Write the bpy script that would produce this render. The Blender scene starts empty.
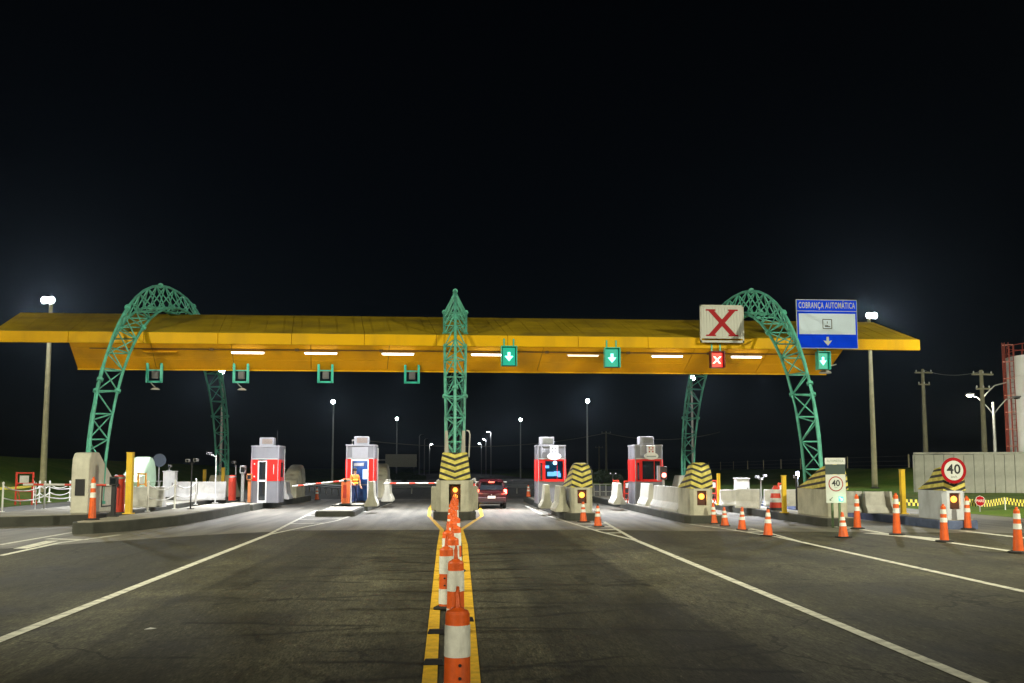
import bpy, bmesh, math, random
from mathutils import Vector, Matrix
random.seed(7)
R = math.radians
S = bpy.context.scene
COL = S.collection

# ------------------------------------------------------------------ camera
F_PX, PITCH, YAW, CAMZ = 900.0, R(5.0), R(3.88), 2.1
HORIZON = 468.0
SHIFT = ((HORIZON - 341.5) - F_PX * math.tan(PITCH)) / 1024.0
cd = bpy.data.cameras.new('camera')
cd.sensor_width = 36.0
cd.lens = F_PX / 1024.0 * 36.0
cd.shift_y = SHIFT
cd.clip_start, cd.clip_end = 0.1, 4000
cam = bpy.data.objects.new('camera', cd)
COL.objects.link(cam)
cam.location = (0, 0, CAMZ)
cam.rotation_euler = (R(90) + PITCH, 0, -YAW)
S.camera = cam
CAMR = cam.rotation_euler.to_matrix()

# ------------------------------------------------------------------ night sky, faint moon, exposure
W = bpy.data.worlds.new('World')
S.world = W
W.use_nodes = True
wn = W.node_tree.nodes
sky = wn.new('ShaderNodeTexSky')
sky.sky_type = 'NISHITA'
sky.sun_disc = False
sky.sun_elevation = R(24)          # moonlit air: the day sky's shape at a tiny strength
sky.sun_rotation = R(150)
sky.air_density = 1.0
sky.dust_density = 1.0
sky.ozone_density = 3.0
W.node_tree.links.new(sky.outputs[0], wn['Background'].inputs[0])
wn['Background'].inputs[1].default_value = 0.0004
ml = bpy.data.lights.new('moon', 'SUN')
ml.energy, ml.angle, ml.color = 0.004, R(0.5), (0.8, 0.88, 1.0)
moon = bpy.data.objects.new('moon', ml)
COL.objects.link(moon)
moon.rotation_euler = (R(50), 0, R(150))
S.view_settings.view_transform = 'Standard'
S.view_settings.look = 'None'
S.view_settings.gamma = 1.0
S.view_settings.exposure = 0.0
S.render.engine = 'CYCLES'
S.cycles.use_denoising = True
S.cycles.max_bounces = 5
S.cycles.diffuse_bounces = 2
S.cycles.glossy_bounces = 2
S.cycles.transmission_bounces = 4
S.cycles.sample_clamp_indirect = 4.0
S.cycles.caustics_reflective = False
S.cycles.caustics_refractive = False


def ray(px, py):
    d = Vector(((px - 512) / F_PX, (341.5 - py) / F_PX + SHIFT * 1024 / F_PX, -1.0))
    return CAMR @ d


def G(px, py, z=0.0):
    """where the ray through a pixel meets the level z"""
    d = ray(px, py)
    t = (z - CAMZ) / d.z
    return Vector((d.x * t, d.y * t, z))


def P(px, py, Y):
    """where the ray through a pixel meets the plane y = Y"""
    d = ray(px, py)
    t = Y / d.y
    return Vector((d.x * t, Y, CAMZ + d.z * t))


def gxy(px, py):
    g = G(px, py)
    return (g.x, g.y)


# ------------------------------------------------------------------ materials
MATS = {}


def mat(name, color, rough=0.6, metal=0.0, var=0.0, scale=6.0, bump=0.0, emit=None, emit_s=0.0, spec=0.5, dirt=0.0):
    if name in MATS:
        return MATS[name]
    m = bpy.data.materials.new(name)
    m.use_nodes = True
    nt = m.node_tree
    b = nt.nodes['Principled BSDF']
    b.inputs['Base Color'].default_value = (*color, 1)
    b.inputs['Roughness'].default_value = rough
    b.inputs['Metallic'].default_value = metal
    b.inputs['Specular IOR Level'].default_value = spec
    if emit:
        b.inputs['Emission Color'].default_value = (*emit, 1)
        b.inputs['Emission Strength'].default_value = emit_s
    if var > 0 or bump > 0 or dirt > 0:
        tc = nt.nodes.new('ShaderNodeTexCoord')
        nz = nt.nodes.new('ShaderNodeTexNoise')
        nz.inputs['Scale'].default_value = scale
        nz.inputs['Detail'].default_value = 8
        nz.inputs['Roughness'].default_value = 0.65
        nt.links.new(tc.outputs['Object'], nz.inputs['Vector'])
        mx = nt.nodes.new('ShaderNodeMix')
        mx.data_type = 'RGBA'
        rp = nt.nodes.new('ShaderNodeValToRGB')
        rp.color_ramp.elements[0].position = 0.35
        rp.color_ramp.elements[1].position = 0.68
        nt.links.new(nz.outputs[0], rp.inputs[0])
        nt.links.new(rp.outputs[0], mx.inputs[0])
        mx.inputs[6].default_value = (*[c * (1 - var) for c in color], 1)
        mx.inputs[7].default_value = (*[min(1, c * (1 + var * 0.6)) for c in color], 1)
        last = mx.outputs[2]
        if dirt > 0:
            n2 = nt.nodes.new('ShaderNodeTexNoise')
            n2.inputs['Scale'].default_value = scale * 0.45
            n2.inputs['Detail'].default_value = 6
            mp = nt.nodes.new('ShaderNodeMapping')
            mp.inputs['Scale'].default_value = (2.2, 2.2, 0.35)
            nt.links.new(tc.outputs['Object'], mp.inputs[0])
            nt.links.new(mp.outputs[0], n2.inputs['Vector'])
            r2 = nt.nodes.new('ShaderNodeValToRGB')
            r2.color_ramp.elements[0].position = 0.5
            r2.color_ramp.elements[1].position = 0.75
            r2.color_ramp.elements[1].color = (dirt, dirt, dirt, 1)
            nt.links.new(n2.outputs[0], r2.inputs[0])
            m2 = nt.nodes.new('ShaderNodeMix')
            m2.data_type = 'RGBA'
            nt.links.new(r2.outputs[0], m2.inputs[0])
            nt.links.new(last, m2.inputs[6])
            m2.inputs[7].default_value = (0.055, 0.05, 0.04, 1)
            last = m2.outputs[2]
        nt.links.new(last, b.inputs['Base Color'])
        if bump > 0:
            bp = nt.nodes.new('ShaderNodeBump')
            bp.inputs['Strength'].default_value = bump
            bp.inputs['Distance'].default_value = 0.02
            nt.links.new(nz.outputs[0], bp.inputs['Height'])
            nt.links.new(bp.outputs[0], b.inputs['Normal'])
    MATS[name] = m
    return m


def glow(name, color, s):
    if name in MATS:
        return MATS[name]
    m = bpy.data.materials.new(name)
    m.use_nodes = True
    nt = m.node_tree
    b = nt.nodes['Principled BSDF']
    b.inputs['Base Color'].default_value = (*[c * 0.5 for c in color], 1)
    b.inputs['Emission Color'].default_value = (*color, 1)
    b.inputs['Emission Strength'].default_value = s
    MATS[name] = m
    return m


TEAL = mat('teal paint', (0.12, 0.50, 0.385), 0.55, 0.0, 0.25, 3.0, dirt=0.55)
TEALB = mat('bright teal paint', (0.03, 0.50, 0.40), 0.4, 0.0, 0.1, 4.0)
YFASC = mat('yellow fascia', (0.76, 0.425, 0.004), 0.5, 0, 0.06, 0.8, dirt=0.3, spec=0.1)
YSOFF = mat('amber soffit', (0.74, 0.35, 0.004), 0.5, 0, 0.06, 0.7, dirt=0.3, spec=0.1)
YROOF = mat('weathered yellow roof', (0.50, 0.345, 0.016), 0.6, 0, 0.25, 0.5, dirt=0.5, spec=0.15)
CONC = mat('beige concrete', (0.50, 0.485, 0.39), 0.8, 0, 0.2, 2.0, 0.2, dirt=0.5)
OLDW = mat('old white concrete', (0.62, 0.61, 0.58), 0.8, 0, 0.2, 1.7, 0.2, dirt=0.5)
CONCW = mat('white painted concrete', (0.50, 0.49, 0.44), 0.75, 0, 0.14, 2.5, 0.15, dirt=0.45)
KERB = mat('dark kerb concrete', (0.05, 0.052, 0.042), 0.85, 0, 0.35, 1.4, 0.3, dirt=0.3)
SLAB = mat('island slab concrete', (0.34, 0.32, 0.26), 0.85, 0, 0.25, 1.1, 0.2, dirt=0.35)
WHITE = mat('white paint', (0.64, 0.64, 0.62), 0.6, 0, 0.12, 3, dirt=.25)
LINEW = mat('white road paint', (0.68, 0.67, 0.58), 0.7, 0, 0.3, 5, dirt=0.6)
LINEY = mat('yellow road paint', (0.80, 0.47, 0.02), 0.7, 0, 0.2, 7, dirt=0.3)
YPOST = mat('yellow post paint', (0.78, 0.50, 0.02), 0.5, 0, 0.12, 3, dirt=0.2)
ORANGE = mat('orange plastic', (0.78, 0.115, 0.012), 0.5, 0, 0.2, 7, dirt=0.5)
REFLW = mat('white reflective band', (0.80, 0.80, 0.76), 0.35, 0, 0.15, 9, dirt=0.4)
RUBBER = mat('black rubber', (0.02, 0.02, 0.02), 0.8)
RED = mat('red booth panel', (0.62, 0.014, 0.010), 0.45, 0, 0.08, 3, spec=.25)
REDP = mat('red paint', (0.62, 0.045, 0.02), 0.45, 0, 0.12, 4, dirt=0.2)
BGREY = mat('grey booth panel', (0.155, 0.155, 0.17), 0.5, 0.0, 0.06, 4, dirt=0.2, spec=.3)
LGREY = mat('light grey booth panel', (0.24, 0.24, 0.26), 0.5, 0.0, 0.05, 4, spec=.3)
DARK = mat('dark void', (0.012, 0.012, 0.014), 0.6)
BLACKM = mat('black metal', (0.018, 0.018, 0.02), 0.5, 0.2)
GLASS = mat('dark glass', (0.012, 0.016, 0.02), 0.06, 0, spec=0.8)
GALV = mat('galvanised steel', (0.42, 0.43, 0.42), 0.5, 0.5, 0.15, 6)
POLEC = mat('concrete pole', (0.50, 0.46, 0.30), 0.8, 0, 0.2, 2, 0.1, dirt=0.2)
WALLM = mat('grey precast concrete', (0.48, 0.49, 0.46), 0.85, 0, 0.22, 1.1, 0.2, dirt=0.5)
TANKW = mat('white tank paint', (0.62, 0.64, 0.64), 0.5, 0, 0.07, 0.6, dirt=0.15)
BLUE = mat('blue sign sheeting', (0.001, 0.055, 1.0), 0.7, 0, 0.05, 2, spec=.05)
SGREY = mat('cool lit white sheeting', (0.60, 0.74, 0.92), 0.5, 0, 0.05, 1.5)  # blue tint in the white stands for cool lamp light
SWHITE = mat('sign white', (0.58, 0.60, 0.58), 0.5, 0, .06, 3, spec=.2)
SRED = mat('sign red', (0.33, 0.004, 0.010), 0.55, spec=.15)
SBLACK = mat('sign black', (0.012, 0.014, 0.018), 0.5)
DGREEN = mat('dark green board', (0.035, 0.06, 0.055), 0.5)
TUBE = glow('tube light', (1.0, 0.94, 0.84), 10)
LAMPW = glow('floodlight glass', (0.93, 0.97, 1.0), 60)
LAMPWARM = glow('warm street light glass', (1.0, 0.95, 0.72), 40)
AMBER = glow('amber signal glass', (1.0, 0.30, 0.04), 3.6)
GREENL = glow('green signal led', (0.14, 1.0, 0.62), 10)
REDL = glow('red signal led', (1.0, 0.12, 0.09), 14)
TAIL = glow('tail light glass', (1.0, 0.05, 0.03), 40)
BLUEL = glow('blue white led', (0.62, 0.70, 1.0), 30)


# ------------------------------------------------------------------ mesh builder
class MB:
    def __init__(s):
        s.v, s.f, s.mi = [], [], []

    def add(s, verts, faces, mi=0):
        o = len(s.v)
        s.v += [tuple(v) for v in verts]
        s.f += [tuple(i + o for i in f) for f in faces]
        s.mi += [mi] * len(faces)
        return s

    def box(s, c, d, rz=0.0, mi=0):
        hx, hy, hz = d[0] / 2, d[1] / 2, d[2] / 2
        m = Matrix.Rotation(rz, 3, 'Z')
        vs = [Vector(c) + m @ Vector((x * hx, y * hy, z * hz)) for z in (-1, 1) for y in (-1, 1) for x in (-1, 1)]
        return s.add(vs, [(0, 2, 3, 1), (4, 5, 7, 6), (0, 1, 5, 4), (2, 6, 7, 3), (0, 4, 6, 2), (1, 3, 7, 5)], mi)

    def cyl(s, a, b, r0, r1=None, n=10, mi=0, cap=True):
        a, b = Vector(a), Vector(b)
        r1 = r0 if r1 is None else r1
        d = (b - a)
        if d.length < 1e-6:
            return s
        d.normalize()
        u = d.orthogonal().normalized()
        w = d.cross(u)
        vs = []
        for c, r in ((a, r0), (b, r1)):
            for i in range(n):
                t = 2 * math.pi * i / n
                vs.append(c + u * (r * math.cos(t)) + w * (r * math.sin(t)))
        fs = [(i, (i + 1) % n, n + (i + 1) % n, n + i) for i in range(n)]
        if cap:
            fs += [tuple(range(n - 1, -1, -1)), tuple(range(n, 2 * n))]
        return s.add(vs, fs, mi)

    def tube(s, pts, r, n=8, mi=0):
        pts = [Vector(p) for p in pts]
        rr = r if isinstance(r, (list, tuple)) else [r] * len(pts)
        vs, fs = [], []
        up = Vector((0.013, 0.027, 1))
        for k, p in enumerate(pts):
            d = (pts[min(k + 1, len(pts) - 1)] - pts[max(k - 1, 0)]).normalized()
            ref = up if abs(d.dot(up.normalized())) < 0.95 else Vector((1, 0.01, 0))
            u = d.cross(ref).normalized()
            w = u.cross(d)
            for i in range(n):
                t = 2 * math.pi * i / n
                vs.append(p + u * (rr[k] * math.cos(t)) + w * (rr[k] * math.sin(t)))
        for k in range(len(pts) - 1):
            for i in range(n):
                j = (i + 1) % n
                fs.append((k * n + i, k * n + j, (k + 1) * n + j, (k + 1) * n + i))
        fs += [tuple(range(n - 1, -1, -1)), tuple(range((len(pts) - 1) * n, len(pts) * n))]
        return s.add(vs, fs, mi)

    def lathe(s, prof, c=(0, 0, 0), n=14, mi=0):
        vs, fs = [], []
        for r, z in prof:
            for i in range(n):
                t = 2 * math.pi * i / n
                vs.append((c[0] + r * math.cos(t), c[1] + r * math.sin(t), c[2] + z))
        for k in range(len(prof) - 1):
            for i in range(n):
                j = (i + 1) % n
                fs.append((k * n + i, k * n + j, (k + 1) * n + j, (k + 1) * n + i))
        fs += [tuple(range(n - 1, -1, -1)), tuple(range((len(prof) - 1) * n, len(prof) * n))]
        return s.add(vs, fs, mi)

    def prism(s, poly, z0, z1, mi=0):
        n = len(poly)
        vs = [(x, y, z0) for x, y in poly] + [(x, y, z1) for x, y in poly]
        fs = [(i, (i + 1) % n, n + (i + 1) % n, n + i) for i in range(n)]
        fs += [tuple(range(n - 1, -1, -1)), tuple(range(n, 2 * n))]
        return s.add(vs, fs, mi)

    def prism_y(s, poly, y0, y1, mi=0):
        """poly in (x, z), extruded along y"""
        n = len(poly)
        vs = [(x, y0, z) for x, z in poly] + [(x, y1, z) for x, z in poly]
        fs = [(i, (i + 1) % n, n + (i + 1) % n, n + i) for i in range(n)]
        fs += [tuple(range(n - 1, -1, -1)), tuple(range(n, 2 * n))]
        return s.add(vs, fs, mi)

    def prism_x(s, poly, x0, x1, mi=0):
        """poly in (y, z), extruded along x"""
        n = len(poly)
        vs = [(x0, y, z) for y, z in poly] + [(x1, y, z) for y, z in poly]
        fs = [(i, (i + 1) % n, n + (i + 1) % n, n + i) for i in range(n)]
        fs += [tuple(range(n - 1, -1, -1)), tuple(range(n, 2 * n))]
        return s.add(vs, fs, mi)

    def mesh(s, name, mats):
        me = bpy.data.meshes.new(name)
        me.from_pydata(s.v, [], s.f)
        mats = mats if isinstance(mats, (list, tuple)) else [mats]
        for m in mats:
            me.materials.append(m)
        for p, i in zip(me.polygons, s.mi):
            p.material_index = i
        bm = bmesh.new()
        bm.from_mesh(me)
        bmesh.ops.recalc_face_normals(bm, faces=bm.faces)
        bm.to_mesh(me)
        bm.free()
        return me

    def build(s, name, mats, parent=None, smooth=False, bevel=0.0, loc=None, rz=0.0):
        o = bpy.data.objects.new(name, s.mesh(name, mats))
        COL.objects.link(o)
        if parent:
            o.parent = parent
        if loc:
            o.location = loc
        o.rotation_euler.z = rz
        if smooth:
            smooth_by_angle(o)
        if bevel:
            b = o.modifiers.new('bevel', 'BEVEL')
            b.width, b.segments, b.limit_method = bevel, 2, 'ANGLE'
        return o


def smooth_by_angle(o, ang=0.7):
    me = o.data
    for p in me.polygons:
        p.use_smooth = True
    bm = bmesh.new()
    bm.from_mesh(me)
    for e in bm.edges:
        e.smooth = not (len(e.link_faces) == 2 and e.calc_face_angle(0) > ang)
    bm.to_mesh(me)
    bm.free()


def tag(o, label=None, cat=None, group=None, kind=None):
    if label:
        o['label'] = label
    if cat:
        o['category'] = cat
    if group:
        o['group'] = group
    if kind:
        o['kind'] = kind
    return o


def empty(name, loc, label, cat, group=None, rz=0.0):
    o = bpy.data.objects.new(name, None)
    o.empty_display_size = 0.2
    COL.objects.link(o)
    o.location = loc
    o.rotation_euler.z = rz
    return tag(o, label, cat, group)


def struct(o, label=None):
    o['kind'] = 'structure'
    if label:
        o['label'] = label
    return o


def light(name, kind, loc, energy, color, parent=None, aim=None, size=None, spot=None, blend=0.6):
    l = bpy.data.lights.new(name, kind)
    l.energy, l.color = energy, color
    if size is not None:
        if kind == 'AREA':
            l.shape = 'RECTANGLE'
            l.size, l.size_y = size
        else:
            l.shadow_soft_size = size
    if spot:
        l.spot_size, l.spot_blend = R(spot), blend
    o = bpy.data.objects.new(name, l)
    COL.objects.link(o)
    o.location = loc
    if aim is not None:
        d = Vector(aim) - Vector(loc) if parent is None else Vector(aim) - (parent.location + Vector(loc))
        o.rotation_euler = d.to_track_quat('-Z', 'Y').to_euler()
    if parent:
        o.parent = parent
    return o


def copy_tree(o, parent=None):
    c = o.copy()
    COL.objects.link(c)
    if parent:
        c.parent = parent
    for ch in [x for x in o.children]:
        copy_tree(ch, c)
    return c


def text_mesh(txt, size, depth=0.004, align='CENTER', spacing=1.0, bold=0.0):
    """flat lettering in the x-z plane facing -y, centred on the origin; returns an MB"""
    cu = bpy.data.curves.new('lettering', 'FONT')
    cu.body = txt
    cu.size = size
    cu.align_x, cu.align_y = align, 'CENTER'
    cu.extrude = 0.0
    cu.offset = bold * size
    cu.space_character = spacing
    cu.resolution_u = 3
    o = bpy.data.objects.new('lettering', cu)
    COL.objects.link(o)
    bpy.context.view_layer.update()
    me = bpy.data.meshes.new_from_object(o.evaluated_get(bpy.context.evaluated_depsgraph_get()))
    m = MB()
    m.add([(v.co.x, 0, v.co.y) for v in me.vertices], [tuple(p.vertices) for p in me.polygons])
    bpy.data.objects.remove(o)
    bpy.data.curves.remove(cu)
    bpy.data.meshes.remove(me)
    return m


def smoothstep(a, b, x):
    t = max(0.0, min(1.0, (x - a) / (b - a)))
    return t * t * (3 - 2 * t)


# ------------------------------------------------------------------ terrain
def ground_z(x, y):
    z = -0.06
    far = 1 - 0.45 * smoothstep(70, 240, y)
    z += 3.2 * smoothstep(-27, -40, x) * far * smoothstep(20, 55, y) * (1 if y > 0 else 1)
    z += 0.45 * smoothstep(24, 31, x)
    z += 1.7 * smoothstep(31, 46, x) * far * smoothstep(66, 84, y)
    return z


def grass_material():
    m = bpy.data.materials.new('short grass')
    m.use_nodes = True
    nt = m.node_tree
    b = nt.nodes['Principled BSDF']
    b.inputs['Roughness'].default_value = 0.9
    b.inputs['Specular IOR Level'].default_value = 0.15
    tc = nt.nodes.new('ShaderNodeTexCoord')
    n1 = nt.nodes.new('ShaderNodeTexNoise')
    n1.inputs['Scale'].default_value = 0.22
    n1.inputs['Detail'].default_value = 10
    n1.inputs['Roughness'].default_value = 0.7
    n2 = nt.nodes.new('ShaderNodeTexNoise')
    n2.inputs['Scale'].default_value = 5.0
    n2.inputs['Detail'].default_value = 6
    rp = nt.nodes.new('ShaderNodeValToRGB')
    e = rp.color_ramp.elements
    e[0].position, e[0].color = 0.3, (0.065, 0.17, 0.014, 1)
    e[1].position, e[1].color = 0.72, (0.26, 0.27, 0.06, 1)
    x = e.new(0.5)
    x.color = (0.14, 0.24, 0.028, 1)
    mx = nt.nodes.new('ShaderNodeMix')
    mx.data_type = 'RGBA'
    mx.blend_type = 'MULTIPLY'
    mx.inputs[0].default_value = 0.6
    for n in (n1, n2):
        nt.links.new(tc.outputs['Object'], n.inputs['Vector'])
    nt.links.new(n1.outputs[0], rp.inputs[0])
    nt.links.new(rp.outputs[0], mx.inputs[6])
    nt.links.new(n2.outputs[0], mx.inputs[7])
    nt.links.new(mx.outputs[2], b.inputs['Base Color'])
    bp = nt.nodes.new('ShaderNodeBump')
    bp.inputs['Strength'].default_value = 0.8
    bp.inputs['Distance'].default_value = 0.15
    nt.links.new(n2.outputs[0], bp.inputs['Height'])
    nt.links.new(bp.outputs[0], b.inputs['Normal'])
    return m


GRASS = grass_material()


def build_ground():
    xs = [-600, -300, -150, -90] + [-70 + 2 * i for i in range(71)] + [90, 150, 300, 600]
    ys = [-150, -80, -40] + [-20 + 4 * i for i in range(66)] + [300, 450, 700, 900]
    vs = [(x, y, ground_z(x, y) + (0.12 * math.sin(x * 1.3 + y * .7) * math.sin(y * .31) if abs(x) > 29 and y < 300 else 0)) for y in ys for x in xs]
    n = len(xs)
    fs = [(j * n + i, j * n + i + 1, (j + 1) * n + i + 1, (j + 1) * n + i) for j in range(len(ys) - 1) for i in range(n - 1)]
    o = MB().add(vs, fs).build('ground', GRASS)
    for p in o.data.polygons:
        p.use_smooth = True
    struct(o, 'grass verge and embankments on both sides of the toll plaza')


build_ground()


# ------------------------------------------------------------------ road surfaces
def asphalt_material():
    m = bpy.data.materials.new('worn asphalt')
    m.use_nodes = True
    nt = m.node_tree
    N, L = nt.nodes, nt.links
    b = N['Principled BSDF']
    b.inputs['Specular IOR Level'].default_value = 0.35
    tc = N.new('ShaderNodeTexCoord')
    sx = N.new('ShaderNodeSeparateXYZ')
    L.new(tc.outputs['Object'], sx.inputs[0])

    def math_(op, a, bb=None, c=None):
        k = N.new('ShaderNodeMath')
        k.operation = op
        for i, v in enumerate((a, bb, c)):
            if v is None:
                continue
            if isinstance(v, (int, float)):
                k.inputs[i].default_value = v
            else:
                L.new(v, k.inputs[i])
        return k.outputs[0]

    def noise(scale, detail=6, rough=0.6, vec=None):
        k = N.new('ShaderNodeTexNoise')
        k.inputs['Scale'].default_value = scale
        k.inputs['Detail'].default_value = detail
        k.inputs['Roughness'].default_value = rough
        L.new(vec if vec else tc.outputs['Object'], k.inputs['Vector'])
        return k.outputs[0]

    # slow sideways wobble so that the worn tracks are not ruled lines
    mp = N.new('ShaderNodeMapping')
    mp.inputs['Scale'].default_value = (0.5, 0.12, 1)
    L.new(tc.outputs['Object'], mp.inputs[0])
    wob = noise(1.0, 4, 0.6, mp.outputs[0])
    X = math_('ADD', sx.outputs[0], math_('MULTIPLY', math_('SUBTRACT', wob, 0.5), 0.8))
    # paving lanes of different age, laid along the road
    rp = N.new('ShaderNodeValToRGB')
    L.new(math_('DIVIDE', math_('ADD', X, 12.0), 24.0), rp.inputs[0])
    stops = [(-12, .046), (-8.6, .042), (-7.8, .032), (-6.2, .034), (-5.6, .062), (-4.35, .064), (-4.2, .028), (-4.05, .040), (-3.2, .034), (-2.3, .038), (-1.8, .062), (-1.1, .056), (-.6, .044), (0, .042),
             (0.6, .054), (1.15, .048), (1.25, .030), (2.2, .034), (3.35, .030), (3.5, .026), (3.62, .062), (4.6, .066), (5.3, .058), (6.4, .040), (7.2, .054), (8.4, .046), (9.4, .062), (12, .052)]
    e = rp.color_ramp.elements
    while len(e) > 1:
        e.remove(e[-1])
    e[0].position = 0
    e[0].color = (stops[0][1],) * 3 + (1,)
    for x, v in stops[1:]:
        q = e.new((x + 12) / 24.0)
        q.color = (v, v, v, 1)
    base = rp.outputs[0]
    # blotches and grit
    def spread(v, lo, hi, a, b2):
        q = N.new('ShaderNodeMapRange')
        q.inputs[1].default_value, q.inputs[2].default_value = lo, hi
        q.inputs[3].default_value, q.inputs[4].default_value = a, b2
        L.new(v, q.inputs[0])
        return q.outputs[0]
    blot = noise(0.55, 8, 0.65)
    mp3 = N.new('ShaderNodeMapping')
    mp3.inputs['Scale'].default_value = (1.0, 0.22, 1)
    L.new(tc.outputs['Object'], mp3.inputs[0])
    fine = noise(13, 5, 0.8, mp3.outputs[0])
    grit = noise(42, 3, 0.7, mp3.outputs[0])
    mp2 = N.new('ShaderNodeMapping')                 # streaks drawn out along the wheel tracks
    mp2.inputs['Scale'].default_value = (3.2, 0.22, 1)
    L.new(tc.outputs['Object'], mp2.inputs[0])
    streak = noise(1.0, 6, 0.6, mp2.outputs[0])
    k = math_('MULTIPLY', base, spread(blot, .34, .66, .55, 1.45))
    k = math_('MULTIPLY', k, spread(streak, .3, .7, .72, 1.28))
    k = math_('MULTIPLY', k, spread(fine, .33, .67, .45, 1.6))
    k = math_('MULTIPLY', k, spread(grit, .33, .67, .5, 1.5))
    spark = math_('MULTIPLY', math_('GREATER_THAN', math_('MULTIPLY', grit, fine), 0.40), 0.10)
    k = math_('ADD', k, spark)
    # tar seams crossing the lanes
    inlane = math_('LESS_THAN', math_('ABSOLUTE', math_('SUBTRACT', math_('ABSOLUTE', sx.outputs[0]), 1.9)), 1.75)
    near = math_('LESS_THAN', sx.outputs[1], 24)
    sea = None
    w2 = math_('MULTIPLY', noise(0.8, 3), 0.5)
    for sl, per, off in ((0.16, 2.3, 0.2), (-0.33, 3.1, 1.1)):
        v = math_('ADD', math_('ADD', sx.outputs[1], w2), math_('MULTIPLY', sx.outputs[0], sl))
        fr = math_('FRACT', math_('DIVIDE', math_('ADD', v, off), per))
        d = math_('MULTIPLY', math_('ABSOLUTE', math_('SUBTRACT', fr, 0.5)), per)
        s1 = math_('SUBTRACT', 1.0, math_('MINIMUM', math_('DIVIDE', d, 0.11), 1.0))
        sea = s1 if sea is None else math_('MAXIMUM', sea, s1)
    brk = N.new('ShaderNodeMapRange')
    brk.inputs[1].default_value, brk.inputs[2].default_value = 0.36, 0.52
    L.new(noise(0.7, 3), brk.inputs[0])
    sea = math_('MULTIPLY', math_('MULTIPLY', sea, brk.outputs[0]), math_('MULTIPLY', inlane, near))
    k = math_('MULTIPLY', k, math_('SUBTRACT', 1.0, math_('MULTIPLY', sea, 0.78)))
    # fine cracks and old repair patches
    vo = N.new('ShaderNodeTexVoronoi')
    vo.feature = 'DISTANCE_TO_EDGE'
    vo.inputs['Scale'].default_value = 0.42
    wv = N.new('ShaderNodeVectorMath')
    wv.operation = 'ADD'
    nv = N.new('ShaderNodeTexNoise')
    nv.inputs['Scale'].default_value = 1.4
    nv.inputs['Detail'].default_value = 5
    L.new(tc.outputs['Object'], nv.inputs['Vector'])
    L.new(tc.outputs['Object'], wv.inputs[0])
    L.new(nv.outputs[1], wv.inputs[1])
    L.new(wv.outputs[0], vo.inputs['Vector'])
    crk = math_('MULTIPLY', math_('LESS_THAN', vo.outputs['Distance'], 0.012), spread(noise(0.33, 3), .48, .56, 0, 1))
    k = math_('MULTIPLY', k, math_('SUBTRACT', 1.0, math_('MULTIPLY', crk, 0.6)))
    vp = N.new('ShaderNodeTexVoronoi')
    vp.distance = 'CHEBYCHEV'
    vp.inputs['Scale'].default_value = 0.16
    L.new(tc.outputs['Object'], vp.inputs['Vector'])
    sc_ = N.new('ShaderNodeSeparateColor')
    L.new(vp.outputs['Color'], sc_.inputs[0])
    k = math_('MULTIPLY', k, spread(sc_.outputs[0], 0, 1, .84, 1.22))
    cc = N.new('ShaderNodeCombineColor')
    k = math_('MULTIPLY', k, 0.88)
    L.new(math_('MULTIPLY', k, 1.06), cc.inputs[0])
    L.new(math_('MULTIPLY', k, 1.0), cc.inputs[1])
    L.new(math_('MULTIPLY', k, 0.66), cc.inputs[2])
    L.new(cc.outputs[0], b.inputs['Base Color'])
    rr = math_('ADD', 0.55, math_('MULTIPLY', blot, 0.35))
    L.new(rr, b.inputs['Roughness'])
    bp = N.new('ShaderNodeBump')
    bp.inputs['Strength'].default_value = 0.5
    bp.inputs['Distance'].default_value = 0.01
    L.new(math_('ADD', fine, grit), bp.inputs['Height'])
    L.new(bp.outputs[0], b.inputs['Normal'])
    return m


def apron_material():
    m = bpy.data.materials.new('toll apron concrete')
    m.use_nodes = True
    nt = m.node_tree
    N, L = nt.nodes, nt.links
    b = N['Principled BSDF']
    b.inputs['Roughness'].default_value = 0.62
    tc = N.new('ShaderNodeTexCoord')
    mp = N.new('ShaderNodeMapping')
    mp.inputs['Scale'].default_value = (1.6, 0.16, 1)
    L.new(tc.outputs['Object'], mp.inputs[0])
    n1 = N.new('ShaderNodeTexNoise')
    n1.inputs['Scale'].default_value = 1.3
    n1.inputs['Detail'].default_value = 8
    L.new(mp.outputs[0], n1.inputs['Vector'])
    n2 = N.new('ShaderNodeTexNoise')
    n2.inputs['Scale'].default_value = 24
    n2.inputs['Detail'].default_value = 5
    L.new(tc.outputs['Object'], n2.inputs['Vector'])
    rp = N.new('ShaderNodeValToRGB')
    e = rp.color_ramp.elements
    e[0].position, e[0].color = 0.33, (0.115, 0.108, 0.088, 1)
    e[1].position, e[1].color = 0.66, (0.24, 0.225, 0.18, 1)
    L.new(n1.outputs[0], rp.inputs[0])
    mx = N.new('ShaderNodeMix')
    mx.data_type = 'RGBA'
    mx.blend_type = 'MULTIPLY'
    mx.inputs[0].default_value = 0.5
    L.new(rp.outputs[0], mx.inputs[6])
    L.new(n2.outputs[0], mx.inputs[7])
    L.new(mx.outputs[2], b.inputs['Base Color'])
    bp = N.new('ShaderNodeBump')
    bp.inputs['Strength'].default_value = 0.25
    bp.inputs['Distance'].default_value = 0.01
    L.new(n2.outputs[0], bp.inputs['Height'])
    L.new(bp.outputs[0], b.inputs['Normal'])
    return m


ASPH, APRON = asphalt_material(), apron_material()


def sheet(name, poly, z, m, label=None):
    o = MB().add([(x, y, z) for x, y in poly], [tuple(range(len(poly)))]).build(name, m)
    return struct(o, label)


sheet('road', [(-24, -60), (24, -60), (24, 62), (16, 120), (14, 500), (22, 880), (-10, 880), (-12, 500), (-15, 120), (-24, 62)], 0.0, ASPH, 'worn dark asphalt approach road')
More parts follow.
